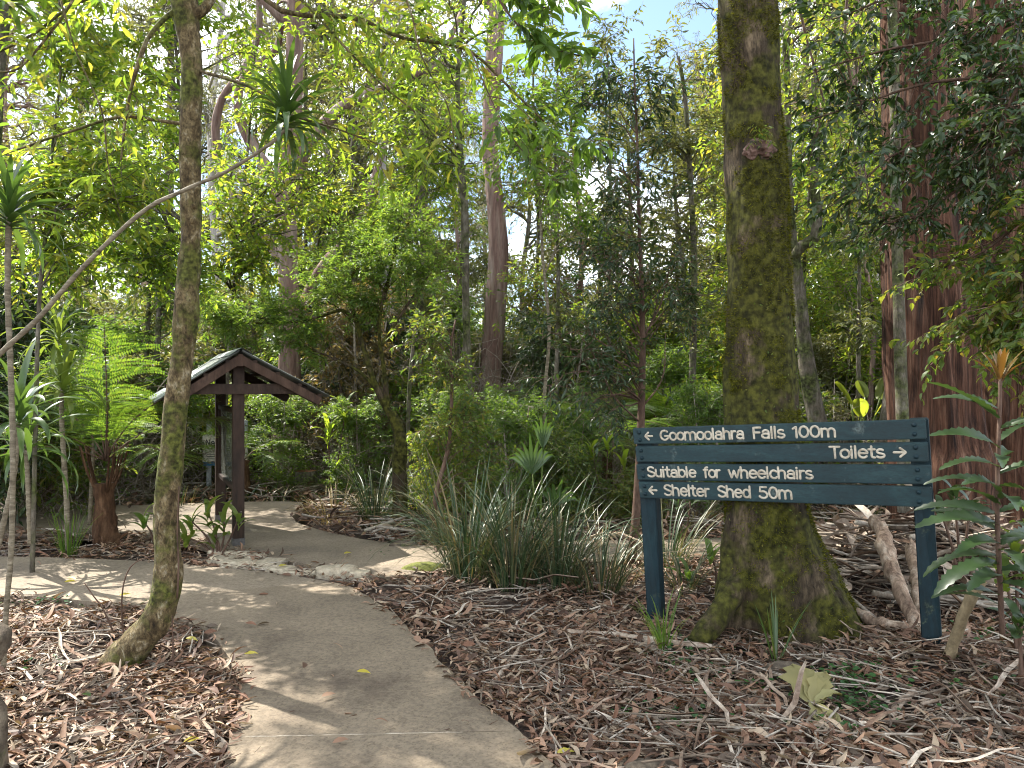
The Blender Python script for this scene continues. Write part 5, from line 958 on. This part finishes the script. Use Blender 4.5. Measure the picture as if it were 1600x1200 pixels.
# young cabbage palm
cpm = thing('cabbage_palm', gl(842, 895), 'young cabbage palm with pleated fan leaves rising from the rushes', 'palm'); pc = np.array(gl(842, 895)); Dq = pc[1]
def fan(root, base, tip, n, L_, spread, mat, w_=.03):
    base, tip = np.array(base), np.array(tip); mb = MB(); tubes(mb, spline([base, (base + tip) / 2, tip], 8), np.linspace(.012, .006, 8), 6); lf = mb.build('stalk', STRAPL, root)
    ax = nrm(tip - base); sd = nrm(np.cross(ax, [0, 1., .2])); 
    for k in range(n):
        a_ = (k / (n - 1) - .5) * spread; d = ax * math.cos(a_) + sd * math.sin(a_); e = tip + d * L_ * (1 - .2 * abs(a_)) + np.array([0, -.03, -L_ * .5 * abs(math.sin(a_)) - .05]); m_ = tip + d * L_ * .55
        P3 = spline([tip, m_, e], 7); wd = w_ * np.array([.3, .8, 1, .9, .7, .4, .05]) / 2; up = nrm(np.cross(d, sd) + [0, -.3, .3]); s_ = nrm(np.cross(d, up)); V = []
        for q, w__ in zip(P3, wd): V += [q - s_ * w__ + up * w__ * .5, q, q + s_ * w__ + up * w__ * .5]
        F = [(3 * i_ + s, 3 * i_ + s + 1, 3 * i_ + s + 4, 3 * i_ + s + 3) for i_ in range(6) for s in (0, 1)]; mb = MB(); mb.add(np.array(V), np.array(F)); mb.build('leaflet', mat, lf)
fan(cpm, pc, P(832, 740, Dq), 9, .42, 1.7, STRAP, .04); fan(cpm, pc, P(848, 700, Dq), 6, .36, .8, STRAP, .035); fan(cpm, pc, P(868, 790, Dq - .1), 7, .33, 2.0, STRAP, .035)
# dead frond
df = thing('dead_frond', P(930, 830, 6.9), 'pale dead palm frond with comb-like leaflets lying left of the sign post', 'dead frond'); mb = MB()
pts = spline([P(890, 858, 7.1), P(925, 838, 7.0), P(955, 832, 6.9), P(978, 842, 6.8)], 14); tubes(mb, pts, np.linspace(.014, .006, 14), 6); mb.build('stalk', DEADF, df)
for k in range(3, 14):
    d = np.array([.09 + .01 * k, -.14, -.10]); e = pts[k] + d * U(.7, 1.1); Q = spline([pts[k], (pts[k] + e) / 2 + [0, 0, .05], e], 5); V = []
    for q, w__ in zip(Q, (.012, .016, .014, .01, .002)): V += [q - [w__, 0, 0], q + [0, -.01, 0], q + [w__, 0, 0]]
    mb = MB(); mb.add(np.array(V), np.array([(3 * i_ + s, 3 * i_ + s + 1, 3 * i_ + s + 4, 3 * i_ + s + 3) for i_ in range(4) for s in (0, 1)])); mb.build('leaflet', DEADF, df)

# ---- 11 tree ferns
def frond_mesh(L_, a0, a1, seed, npin=15, segs=18):
    """arching frond with comb-like pinnae; local +Y out, +Z up"""
    t = np.linspace(0, 1, segs + 1); an = np.radians(a0 + (a1 - a0) * t ** 1.1); p = np.zeros((segs + 1, 3)); st = L_ / segs
    for k in range(segs): p[k + 1] = p[k] + st * np.array([0, math.sin(an[k]), math.cos(an[k])])
    mbR, mbF = MB(), MB(); tubes(mbR, p, np.linspace(.009, .002, segs + 1) * L_ / 1.2, 5)
    r_ = np.random.default_rng(seed)
    for k in range(npin):
        tt_ = .22 + .76 * k / (npin - 1); x = tt_ * segs; i_ = min(int(x), segs - 1); b = p[i_] + (p[i_ + 1] - p[i_]) * (x - i_); a_ = an[i_]; fw = np.array([0, math.sin(a_), math.cos(a_)]); nr = np.array([0, -math.cos(a_), math.sin(a_)])
        pl = L_ * .36 * math.sin(math.pi * min(1, (tt_ - .12) * 1.0)) ** .7 * (1 if tt_ < .8 else (1.02 - tt_) / .22 * .9 + .1)
        pl *= r_.uniform(.85, 1.1)
        for s in (-1, 1):
            d = nrm(np.array([s, 0, 0]) + fw * (.34 + r_.normal(0, .09)) + nr * r_.normal(.08, .12)); npn = 21; u = np.linspace(.06, 1, npn); q = b + d * pl * u[:, None] - nr * 0 + np.array([0, 0, -1.]) * (pl * r_.uniform(.2, .42) * u ** 2)[:, None]
            sl = pl * .12 * (1 - .7 * u) + .006; dirs = nrm(np.repeat((fw * .9)[None], npn, 0) + d * .35 + r_.normal(0, .06, (npn, 3)))
            for sg in (1, -1): 
                dd = nrm(fw * sg + d * .45)[None] + r_.normal(0, .05, (npn, 3)) + np.array([0, 0, -.25]); inst(mbF, T2[0], T2[1], q, dd, np.repeat(nr[None], npn, 0), sl, pl * .105)
            # midrib strip
            inst(mbF, np.array([(-.5, 0, 0), (.5, 0, 0), (.2, 1, -.2), (-.2, 1, -.2)], float), np.array([(0, 1, 2, 3)]), b[None], d[None], nr[None], [pl], [.008])
    return mbR, mbF
FRM = []
for v, (a0, a1) in enumerate([(12, 60), (28, 95), (45, 115), (60, 130), (5, 30)]):
    mbR, mbF = frond_mesh(1.3, a0, a1, v); r_ = mbR.mesh('frond'); f_ = mbF.mesh('pinnae', False); r_.materials.append(REDSTEM); f_.materials.append(FERN); FRM.append((r_, f_))
def frond(root, v, pos, rz, s, tilt=0):
    o = bpy.data.objects.new('frond', FRM[v][0]); sc.collection.objects.link(o); o.parent = root; o.matrix_local = Matrix.Translation(Vector(np.array(pos, float) - ORG[root.name])) @ Matrix.Rotation(rz, 4, 'Z') @ Matrix.Rotation(tilt, 4, 'X') @ Matrix.Scale(s, 4)
    c = bpy.data.objects.new('pinnae', FRM[v][1]); sc.collection.objects.link(c); c.parent = o; return o
tf = thing('tree_fern', gl(168, 845), 'young tree fern with tall upright frond and red-brown fibrous trunk left of the crooked tree', 'tree fern'); tb = np.array(gl(168, 845)); D_ = tb[1]
mb = MB(); pts = [tb + [0, 0, -.05], tb + [0, 0, .1], tb + [-.02, 0, .25], P(163, 755, D_)]; C, R = trunk_mesh(mb, pts, [.17, .145, .12, .10], 24, 40, .25, 14, 5)
for k in range(14):
    a_ = U(0, 6.28); b_ = P(163, 770, D_) + [math.cos(a_) * .07, math.sin(a_) * .07, 0]; tubes(mb, spline([b_, b_ + [math.cos(a_) * .1, math.sin(a_) * .1, .25], b_ + [math.cos(a_) * .16, math.sin(a_) * .16, .5]], 6), np.linspace(.013, .008, 6), 6)
mb.build('trunk', FERNTRUNK, tf); tp = P(165, 720, D_)
frond(tf, 4, tp + [.02, 0, 0], math.radians(-158), 1.2, math.radians(3)); frond(tf, 3, tp, math.radians(-115), .95); frond(tf, 3, tp, math.radians(120), .95)
frond(tf, 1, tp, math.radians(-100), 1.15); frond(tf, 2, tp, math.radians(-75), 1.2); frond(tf, 1, tp, math.radians(80), 1.05); frond(tf, 2, tp, math.radians(150), 1.0); frond(tf, 1, tp, math.radians(-150), 1.0); frond(tf, 0, tp, math.radians(60), 1.1); frond(tf, 2, tp, math.radians(20), 1.0)
def fern(loc, h_, s, label, group=None, src=None, n=9):
    if src: return None
    root = thing('tree_fern', loc, label, 'tree fern', group); mb = MB(); loc = np.array(loc, float); trunk_mesh(mb, [loc, loc + [0, 0, h_ * .5], loc + [.02, 0, h_]], [.11, .08, .07], 12, 16, .2, 12); mb.build('trunk', FERNTRUNK, root)
    for k in range(n): frond(root, [1, 2, 3, 1, 2, 0, 3][k % 7], loc + [0, 0, h_], k * 2.399 + loc[0], s * U(.85, 1.1))
    return root
fern((-1.0 * .1 - 3.95, 11.6, 0), .5, .8, 'low tree fern with bright fronds just right of the front shelter post')
fern((2.35, 12.2, 0), .9, 1.1, 'bright tree fern just left of the mossy trunk above the sign')
fern((1.3, 10.6, 0), .8, .95, 'bright tree fern behind the stem of the glossy sapling')
fern((3.1, 11.4, 0), .7, .9, 'tree fern half hidden behind the mossy trunk')
fern((.55, 13.5, 0), .9, 1.1, 'tree fern in the understorey right of the pink-barked gum')
fern((-6.6, 10.8, 0), .6, .9, 'tree fern low in the shade at the far left')

# ---- 12 tooth-leaved plant at the right
tl_ = thing('toothed_leaf_plant', P(1566, 985, 3.7), 'tall plant with long saw-toothed leaves and a red-tipped crown at the right edge', 'plant')
cane(tl_, [(1566, 990, 3.7), (1562, 900, 3.7), (1558, 800, 3.7), (1560, 700, 3.7), (1562, 640, 3.7), (1564, 560, 3.7)], .013, .008, REDSTEM, n=30)
def toothed(L_, w_, a0, a1, seed, mat, key):
    if key in LEAFMESH: return LEAFMESH[key]
    r_ = np.random.default_rng(seed); n = 22; t = np.linspace(0, 1, n + 1); an = np.radians(a0 + (a1 - a0) * t); p = np.zeros((n + 1, 3)); st = L_ / n
    for k in range(n): p[k + 1] = p[k] + st * np.array([0, math.sin(an[k]), math.cos(an[k])])
    wd = w_ / 2 * (np.sin(math.pi * np.clip(t * .93 + .05, 0, 1)) ** .8); V = []
    for k in range(n + 1):
        tooth = 1.0 if k % 2 else .72; nr = np.array([0, -math.cos(an[k]), math.sin(an[k])]); x = wd[k] * tooth; wv = .15 * math.sin(seed + 9 * t[k]); V += [p[k] + [-x, 0, 0] + nr * x * (.3 + wv), p[k], p[k] + [x, 0, 0] + nr * x * (.3 - wv)]
    mb = MB(); mb.add(np.array(V), np.array([(3 * k + s, 3 * k + s + 1, 3 * k + s + 4, 3 * k + s + 3) for k in range(n) for s in (0, 1)])); me = mb.mesh('leaf'); me.materials.append(mat); LEAFMESH[key] = me; return me
# (attach height px y, pointing angle in plan deg [0 = away, 90 = left], tilt variant, scale)
for (py, rz_, v, s_) in [(820, 95, 2, 1.05), (790, 108, 1, .95), (850, 120, 2, .9), (870, 80, 3, .9), (900, 130, 2, .95), (760, 70, 2, .8), (700, 95, 1, .95), (655, 92, 0, 1.0), (640, 60, 1, .7), (840, -95, 3, .8), (800, -80, 2, .8), (740, -110, 1, .8), (690, -70, 1, .8), (860, 175, 3, .85), (780, 160, 2, .8), (720, 150, 2, .75), (910, -140, 3, .8), (830, 30, 1, .8), (670, -120, 1, .7), (930, 95, 2, .85), (760, 200, 3, .7), (880, 110, 3, 1.), (805, 60, 2, .9), (770, 120, 1, .9), (730, 100, 2, .8), (850, -60, 2, .9), (890, -100, 3, .9), (715, -40, 2, .7), (945, 60, 2, .7)]:
    a0, a1 = [(50, 80), (55, 105), (65, 120), (75, 150)][v]; me = toothed(.42, .095, a0, a1, v, DARK, ('tooth', v)); add_leaf(tl_, me, P(1561, py, 3.7), math.radians(rz_), 0, s_, roll=(-.3 if rz_ > 0 else .3) + U(-.35, .35))
for k in range(14): me = toothed(.2, .03, 6 + (k // 5) * 12, 30 + (k // 5) * 18, k % 3, REDTOP, ('top', k // 5, k % 3)); o = add_leaf(tl_, me, P(1563, 600, 3.7), k * 2.4, 0, U(.8, 1.1)); 
# withered lobed leaf
wl = thing('lobed_leaf', G(1272, 1100, .1), 'big withered yellow-green lobed leaf lying on the litter in the foreground', 'leaf'); cb = G(1273, 1101, .13); mb = MB()
tips = [((1238, 1044), .35), ((1262, 1052), .2), ((1291, 1056), .2), ((1316, 1092), .22), ((1305, 1184), .17), ((1338, 1176), .1)]
for (tx, ty), wf in tips:
    z_ = .1 + .03 * (ty < 1100); e = G(tx, ty, z_); L_ = np.linalg.norm(e - cb); d = nrm(e - cb); s_ = nrm(np.cross(d, [0, -.3, 1.])); n_ = 7; V = []
    for k in range(n_ + 1):
        t = k / n_; w__ = L_ * wf * .62 * math.sin(math.pi * min(1, (.16 + t * .84))) ** 1.2 * (1 + .25 * math.sin(t * 19)) + .0008; q = cb + (e - cb) * t + np.array([0, 0, .035]) * math.sin(2.8 * t); V += [q - s_ * w__ + [0, 0, .012], q, q + s_ * w__ + [0, 0, .014]]
    mb.add(np.array(V), np.array([(3 * k + s, 3 * k + s + 1, 3 * k + s + 4, 3 * k + s + 3) for k in range(n_) for s in (0, 1)]))
lf = mb.build('blade', MAPLE, wl); mb = MB(); tubes(mb, spline([cb, G(1271, 1140, .09), G(1271, 1188, .05)], 8), np.full(8, .0032), 6); mb.build('stalk', MAPLE, wl)
# ground cover
def clover(px, py, rx, ry, n, label=None):
    g_ = G(px, py); x = g_[0] + rng.normal(0, rx, n); y = g_[1] + rng.normal(0, ry, n); z = hgt(x, y) + U(.02, .07, n); mb = MB(); th_ = np.arange(7) * 2 * math.pi / 7; TV = np.concatenate([[[0, 0, -.1]], np.c_[np.cos(th_) * .5, np.sin(th_) * .5, np.zeros(7)]]); TF = np.array([(0, 1 + k, 1 + (k + 1) % 7) for k in range(7)])
    inst(mb, TV, TF, np.c_[x, y, z], rng.normal(0, 1, (n, 3)) * [1, 1, .2], np.array([0, 0, 1.]) + rng.normal(0, .3, (n, 3)), U(.018, .034, n)); tag(mb.build('ground_cover', CLOVER, loc=g_), None, None, None, 'stuff')
for a in [(1085, 1015, .12, .1, 110), (1065, 1050, .1, .1, 60), (1325, 1080, .1, .1, 150), (1345, 1130, .1, .09, 80), (1310, 1120, .14, .12, 70), (1100, 1070, .1, .1, 40), (990, 1120, .1, .05, 40), (1075, 1150, .08, .06, 40), (1320, 1190, .12, .05, 60), (1570, 1020, .2, .15, 120), (75, 945, .2, .05, 60), (205, 948, .08, .04, 30), (60, 1040, .08, .1, 30), (1180, 1090, .06, .05, 20), (1500, 1100, .3, .15, 60), (640, 862, .3, .1, 120)]: clover(*a)
# fallen yellow and brown leaves on the path
for (px, py, mat_, lab) in [(557, 1052, YEL, 'single yellow-green fallen leaf in the middle of the main path'), (381, 1025, YEL, 'yellow fallen leaf near the curved left edge of the path'), (105, 905, YEL, 'left one of the yellow fallen leaves on the side path'), (100, 912, YEL, 'yellow fallen leaf just in front of its neighbour on the side path'), (186, 933, YEL, 'yellow fallen leaf at the front edge of the side path'), (383, 976, LITTER, 'curled brown fallen leaf on the shaded band of path'), (502, 1092, LITTER, 'orange-brown fallen leaf low on the main path'), (519, 1165, LITTER, 'curved tan fallen leaf near the lower edge of the path'), (435, 887, YEL, 'tiny yellow leaf by the edging stones'), (290, 1000, YEL, 'yellow leaf on the litter right of the crooked tree'), (286, 1165, YEL, 'yellow leaf with stalk on the litter by the path edge'), (128, 1085, BRIGHT, 'pale green fallen leaf on the litter left of the path'), (537, 867, YEL, 'tan leaf on the shaded far path'), (870, 1180, YEL, 'yellow-green leaf on the litter at the lower path edge')]:
    g_ = G(px, py, .045); mb = MB(); a_ = U(-.5, .9); L_ = .075 * (1.1 if py > 1000 else 1.2)
    inst(mb, T8[0], T8[1], g_[None] + [[0, 0, .012]], np.array([[math.cos(a_), math.sin(a_) * 1.2, .05]]), np.array([[.1, -.3, 1.]]), [L_], [L_ * 1.1]); tag(mb.build('fallen_leaf', mat_, loc=g_), lab, 'leaf', 'single fallen leaves on path and litter')
# thin bare seedling stems by the crooked tree
for pl, lab in (([(195, 1010, 4.75), (190, 950, 4.75), (195, 905, 4.75), (210, 880, 4.75), (243, 866, 4.75)], 'thin dark arching twig rising from the litter beside the crooked tree'), ([(176, 985, 4.9), (160, 950, 4.9), (145, 930, 4.9), (132, 911, 4.9)], 'short bare twig slanting left from the litter beside the crooked tree'), ([(277, 935, 4.45), (279, 880, 4.45), (277, 830, 4.45), (280, 760, 4.45)], 'thin dark vine hanging against the crooked trunk'), ([(271, 1045, 4.4), (270, 1000, 4.4), (269, 962, 4.4)], 'thin pale stem standing right under the bend of the crooked tree')):
    mb = MB(); p_ = spline([P(*q) for q in pl], 16); tubes(mb, p_, np.linspace(.006, .003, 16), 6); tag(mb.build('twig', REDSTEM, loc=p_[0]), lab, 'twig')

# ------------------------------------------------------------------ background forest
print('unique so far', sum(len(o.data.polygons) for o in bpy.data.objects if o.type == 'MESH'))
shr = []
SL = {'d': 'dark green bush of the dense understorey', 'o': 'dull olive bush of the dense understorey', 'l': 'light green bush of the dense understorey', 'r': 'brown-tinged bush of the dense understorey'}
for v, (lf_, key, ll, tm, dr) in enumerate([(MIX, 'd', .11, T2, .35), (OLIVE, 'o', .09, T2, .6), (LIME, 'l', .11, T2, .3), (RUST, 'r', .09, T2, .5), (DARK, 'd', .12, T2, .4), (BRIGHT, 'l', .1, T2, .3)]):
    h_ = 1.9 + .2 * v; rt = thing('understorey_bush', (0, 0, 0), SL[key], 'bush', SL[key].replace('bush', 'bushes')); mbW, mbL = MB(), MB()
    for s_ in range(4):
        a_ = s_ * 1.57 + v; pts = [(.05 * math.cos(a_), .05 * math.sin(a_), -.1), (.25 * math.cos(a_), .25 * math.sin(a_), h_ * .5), (.45 * math.cos(a_), .45 * math.sin(a_), h_ * .95)]
        C, R = trunk_mesh(mbW, pts, [.03, .022, .012], 6, 10); crown_from(C, R, [((.6 * math.cos(a_), .6 * math.sin(a_), h_ * .4), (.75, .75, h_ * .36)), ((.35 * math.cos(a_), .35 * math.sin(a_), h_ * .85), (.7, .7, .5))], mbW, mbL, mbW, 7, 6, 4, .25, 8, ll, tm, dr, .014, 4, .0025, from_lo=.15)
    mbW.build('stem', TWIG, rt); mbL.build('crown', lf_, rt, smooth=False); shr.append((rt, key))
und = []
UL = {0: 'small understorey tree with loose olive crown', 1: 'small understorey tree with yellow-green crown', 2: 'small understorey tree with dark green crown', 3: 'small understorey tree with fresh green crown'}
for v, (lf_, bk) in enumerate([(OLIVE, GREYBARK), (LIME, GREYBARK), (MIX, PINKBARK), (BRIGHT, GREYBARK)]):
    h_ = 6.5; pts = [(0, 0, -.1), (.1, .05, h_ * .3), (-.08, .1, h_ * .6), (.12, 0, h_)]; rt = tree('understorey_tree', UL[v], 'tree', pts, [.08, .065, .05, .03], [((.9, .3, h_ * .5), (1., .9, .7)), ((-.8, -.3, h_ * .68), (1, 1, .7)), ((.3, -.6, h_ * .85), (1.2, 1.1, .7)), ((-.2, .7, h_ * 1.02), (1.2, 1.1, .7)), ((-.5, .2, h_ * .35), (.8, .8, .5))], bk, lf_, UL[v].replace('small understorey tree', 'small understorey trees').replace('crown', 'crowns'), 8, limbs=8, sub=6, twigs=4, tl=.35, nl=8, ll=.125, tmpl=T2, droop=.4, limb_r=.025, lsides=5)
    und.append(rt)
gms = []
GLb = {0: 'tall far gum with pinkish trunk and wispy crown', 1: 'tall far gum with grey trunk and wispy crown', 2: 'tall far gum with pale slender trunk and wispy crown'}
for v, bk in enumerate([PINKBARK, GREYBARK, PALEBARK]):
    h_ = 21; pts = [(0, 0, -.2), (.2, .1, 5), (-.1, .2, 10), (.3, -.1, 15), (.1, .2, 20)]; r_ = [.32, .26, .16][v]
    rt = tree('gum_tree', GLb[v], 'tree', pts, [r_, r_ * .8, r_ * .65, r_ * .5, r_ * .2], [((2, .5, 9), (1.6, 1.5, 1.3)), ((-2, -.5, 11), (1.8, 1.6, 1.3)), ((1.5, -1.5, 13.5), (2.2, 2, 1.6)), ((-1.6, 1.4, 15.5), (2.2, 2, 1.6)), ((.4, 0, 18.5), (2.6, 2.4, 1.8)), ((2.6, 1, 17), (1.8, 1.6, 1.4)), ((-.8, -2, 7.5), (1.2, 1.2, 1))], bk, OLIVE, GLb[v].replace('far gum', 'far gums'), 14, limbs=8, sub=7, twigs=4, tl=.55, nl=9, ll=.17, tmpl=T2n, droop=.9, limb_r=.07, lsides=5, tr=.006)
    gms.append(rt)
def place(root, px, D, rz, s, sz=None, lab=None, first=set()):
    x = (px - 800) / 1200 * D; loc = (x, D, h1(x, D) - .02)
    if root.name not in first: first.add(root.name); root.location = loc; root.rotation_euler = (0, 0, rz); root.scale = (s, s, sz or s); return root
    return copy_tree(root, loc, rz, s, None, None, sz)
B_ = random.Random(5)
# leafless pale thickets and dry grass
thk = thing('bare_thicket', (0, 0, 0), 'pale leafless thicket of the understorey', 'bush', 'pale leafless bushes'); mbW = MB(); n = 150; a_ = U(0, 6.28, n); r2 = U(0, .9, n); p0 = np.c_[np.cos(a_) * r2, np.sin(a_) * r2, U(-.05, .9, n)]; dd = nrm(rng.normal(0, 1, (n, 3)) * [1, 1, .8] + [0, 0, .8]); l_ = U(.5, 1.8, n)
Pt = curved(p0, p0 + dd * l_[:, None], 6, .1, .12); tubes(mbW, Pt, U(.004, .012, n)[:, None] * np.linspace(1, .3, 6), 4, False); e_ = Pt[:, 3].repeat(3, 0); d3 = nrm(rng.normal(0, 1, (n * 3, 3))); tubes(mbW, curved(e_, e_ + d3 * U(.2, .7, n * 3)[:, None], 4, .05, .1), np.full((n * 3, 1), .003) * np.linspace(1, .4, 4), 3, False)
mbW.build('stem', TWIG, thk)
TH = [thk]
# bushes: (px, D, variant, scale)
bush = [(800, 9.0, 5, .5), (880, 9.3, 0, .5), (690, 9.4, 2, .45), (440, 12.4, 5, .6), (300, 12.6, 2, .7), (1000, 9.2, 0, .4), (560, 11.8, 5, .6), (1130, 11.4, 2, .7), (1430, 10.6, 0, .7), (560, 13.5, 3, 1.1), (530, 15, 4, 1.4), (640, 14, 2, .9), (690, 12.5, 5, .7), (880, 13.5, 4, .9), (930, 12.6, 1, .9), (960, 15, 2, 1.2), (1020, 14, 0, 1.0), (1060, 13, 5, .8), (1110, 14.5, 2, 1.2), (1290, 13, 1, 1.0), (1350, 14.5, 5, 1.1), (1400, 12.5, 0, 1.1), (1250, 15.5, 2, 1.2),
        (30, 9.5, 0, .9), (-60, 8.5, 4, 1.0), (120, 10.8, 5, .8), (190, 11.8, 1, 1.0), (250, 13.5, 1, 1.2), (60, 12.5, 4, 1.2), (370, 14.8, 0, 1.0), (150, 14, 1, 1.4), (230, 16, 0, 1.4), (1540, 11, 0, 1.2), (1650, 10, 4, 1.2), (1480, 13, 1, 1.3), (340, 17, 1, 1.5), (740, 9.6, 5, .5), (1010, 9.8, 1, .5), (900, 10.2, 5, .45), (855, 9.6, 2, .4), (1105, 9.8, 5, .55), (1200, 10.5, 0, .8), (1240, 11.5, 1, .8)]
for px, D, v, s in bush: place(shr[v][0], px, D, B_.uniform(0, 6.28), s, s * B_.uniform(.85, 1.2))
for px, D, s in [(860, 10.6, .5), (930, 10.8, .55), (970, 11.8, .7), (690, 11.8, .7), (1060, 9.4, .45), (1120, 10.4, .6), (540, 13, .8), (470, 13.6, .9), (250, 12, .9), (160, 11, .8), (80, 10, .7), (1260, 11, .7), (1340, 12, .9), (1400, 10.5, .8), (600, 15, 1.2), (740, 16, 1.3), (880, 14.5, 1.1), (1020, 16, 1.3), (330, 16.5, 1.3), (1290, 16, 1.3), (200, 15, 1.3), (950, 19, 1.6), (660, 20, 1.7), (820, 24, 2.), (1100, 21, 1.7), (420, 20, 1.7)]:
    place(thk, px, D, B_.uniform(0, 6.28), s, s * B_.uniform(.9, 1.3))
for k in range(48):
    D = B_.uniform(17, 36); place(shr[B_.choice([0, 1, 1, 2, 4, 5, 0])][0], B_.uniform(-120, 1720), D, B_.uniform(0, 6.28), B_.uniform(1.1, 1.9))
for px, D, v, s in [(250, 12, 3, .8), (560, 17, 0, 1.1), (500, 16, 1, 1.), (900, 17, 2, 1.1), (980, 18, 0, 1.2), (1060, 16, 0, 1.), (1120, 19, 1, 1.1), (1240, 16, 1, 1.), (1290, 19, 3, 1.1), (1380, 18, 1, 1.2), (1520, 13, 2, 1.1), (1620, 12, 2, 1.1), (1440, 20, 0, 1.2), (640, 21, 0, 1.3), (940, 23, 0, 1.1), (1170, 13, 1, .9), (1330, 13.5, 1, .8)]:
    place(und[v], px, D, B_.uniform(0, 6.28), s, s * B_.uniform(.9, 1.15))
for k in range(26):
    D = B_.uniform(22, 44); place(und[B_.choice([0, 0, 1, 2, 2])], B_.uniform(-100, 1700), D, B_.uniform(0, 6.28), B_.uniform(1.0, 1.5))
for px, D, v, s in [(270, 30, 1, 1.), (340, 22, 2, .85), (520, 24, 1, .85), (570, 32, 0, .95), (670, 27, 1, .8), (720, 36, 2, .9), (820, 30, 1, .62), (1090, 34, 0, .85), (1150, 26, 1, .8), (1250, 24, 1, .8), (1290, 33, 0, .95), (1370, 28, 2, .9), (1450, 36, 1, 1.), (1530, 22, 0, .85), (1600, 30, 1, .95), (10, 34, 0, 1.), (410, 36, 1, 1.), (470, 44, 0, 1.), (130, 44, 1, 1.1), (620, 46, 1, .95), (870, 44, 0, .62), (760, 50, 1, .85), (1000, 42, 1, .62), (940, 50, 0, .6), (1330, 48, 1, 1.1), (1200, 46, 0, 1.0), (230, 52, 0, 1.1), (1680, 40, 0, 1.)]:
    place(gms[v], px, D, B_.uniform(0, 6.28), s, s * B_.uniform(.92, 1.1))
pol = tree('slim_sapling', 'slim sparse sapling', 'sapling', [(0, 0, -.1), (.05, .02, 2), (-.04, .05, 4), (.06, 0, 6), (.1, .05, 7.6)], [.045, .04, .034, .025, .012], [((.2, 0, 6.2), (.8, .8, .6)), ((0, .1, 7.6), (.7, .7, .5)), ((-.1, 0, 4.6), (.5, .5, .4)), ((0, .1, 3.2), (.5, .5, .4))], GREYBARK, OLIVE, 'slim saplings with sparse crowns', 8, limbs=6, sub=4, twigs=3, tl=.3, nl=7, ll=.12, tmpl=T2, droop=.5, limb_r=.012, lsides=4)
for px, D, s in [(548, 15, 1.1), (655, 14, 1.), (722, 19, 1.3), (836, 18, 1.2), (868, 12.5, .85), (955, 14, .95), (1058, 19, 1.2), (1262, 14, 1.), (1345, 11, .8), (1398, 13, .9), (228, 12, .9), (148, 17, 1.2), (395, 17, 1.2), (475, 17, 1.2)]:
    place(pol, px, D, B_.uniform(0, 6.28), s, s * B_.uniform(.9, 1.15))
# far wood as one mass
mbL = MB(); n = 60000; D = 46 + 45 * U(0, 1, n) ** .8; x = U(-.8, .8, n) * D; hh = (8 + 4 * fbm(np.c_[x * .08, D * .05, np.zeros(n)], 3, 5)) * (1 - .35 * np.exp(-((x / D - .12) / .12) ** 2)); z = U(0, 1, n) ** .8 * hh
cl = fbm(np.c_[x * .35, D * .2, z * .35], 3, 8) > -.35; x, D, z = x[cl], D[cl], z[cl]; m = len(x)
inst(mbL, T2[0], T2[1], np.c_[x, D, z], rng.normal(0, 1, (m, 3)) + [0, 0, -.4], rng.normal(0, 1, (m, 3)) + [0, 0, .6], U(.3, .65, m)); tag(mbL.build('far_forest', MIX, smooth=False), kind='stuff')
# low growth on the forest floor
mb = MB(); n = 9000; x, y = scatter(n, 0, 0, 9.3, 26); k = (edge_dist(x, y) > .35) & (vnoise(np.c_[x * .5, y * .5, x * 0], 4) > -.25); x, y = x[k], y[k]; m = len(x)
TV, TF = strap_mesh(1, .035, 10, 95, 4, .2, 1); TV = TV[:, [0, 2, 1]] * [1, 1, 1]
a_ = U(0, 6.28, m); inst(mb, TV, TF, np.c_[x, y, hgt(x, y)], np.c_[np.cos(a_) * .35, np.sin(a_) * .35, np.ones(m)], np.c_[np.cos(a_), np.sin(a_), np.zeros(m)], U(.25, .75, m)); tag(mb.build('forest_grass', RUSH), kind='stuff')
# each background plant gets the label of where it stands
REG = [(150, 'at the far left'), (330, 'left of the shelter'), (520, 'behind the shelter'), (625, 'right of the shelter'), (740, 'between the pale and slim gums'), (830, 'behind the pink-barked gum'), (990, 'left of the glossy sapling'), (1130, 'just left of the mossy tree'), (1250, 'behind the mossy tree'), (1410, 'right of the mossy tree'), (9999, 'beyond the stringybark')]
sets = {}
for o in bpy.data.objects:
    if o.parent is None and o.get('group') and o.get('category') in ('bush', 'tree', 'sapling') and ('bushes' in o['group'] or 'trees with' in o['group'] or 'far gums' in o['group'] or 'saplings with' in o['group']):
        D = o.location.y; px = o.location.x / D * 1200 + 800; r_ = next(t for m_, t in REG if px < m_)
        base = o['label'].replace(' of the dense understorey', '').replace('small understorey', 'small').replace('understorey ', '').replace(' and wispy crown', '').replace(' of the understorey', '').replace('with loose', 'with').replace('far gum', 'gum')
        dep = 'nearer ' if D < 14.5 else ('' if D < 23 else 'far-off '); sets.setdefault(dep + base + ' ' + r_, []).append((px, o))
ORD = ['leftmost', 'second from left', 'third from left', 'fourth from left', 'fifth from left', 'sixth from left', 'seventh from left', 'eighth from left', 'ninth from left', 'tenth from left', 'eleventh from left', 'twelfth from left']
for lab, l in sets.items():
    l.sort(key=lambda q: q[0])
    for k, (px, o) in enumerate(l):
        o['label'] = lab.replace('far-off tall far', 'far-off tall') if len(l) == 1 else (lab.replace('far-off tall far', 'far-off tall') + ', ' + ('rightmost' if k == len(l) - 1 else ORD[min(k, 11)]))
print('unique total', sum(len(me.polygons) for me in bpy.data.meshes), 'objects', len(bpy.data.objects))
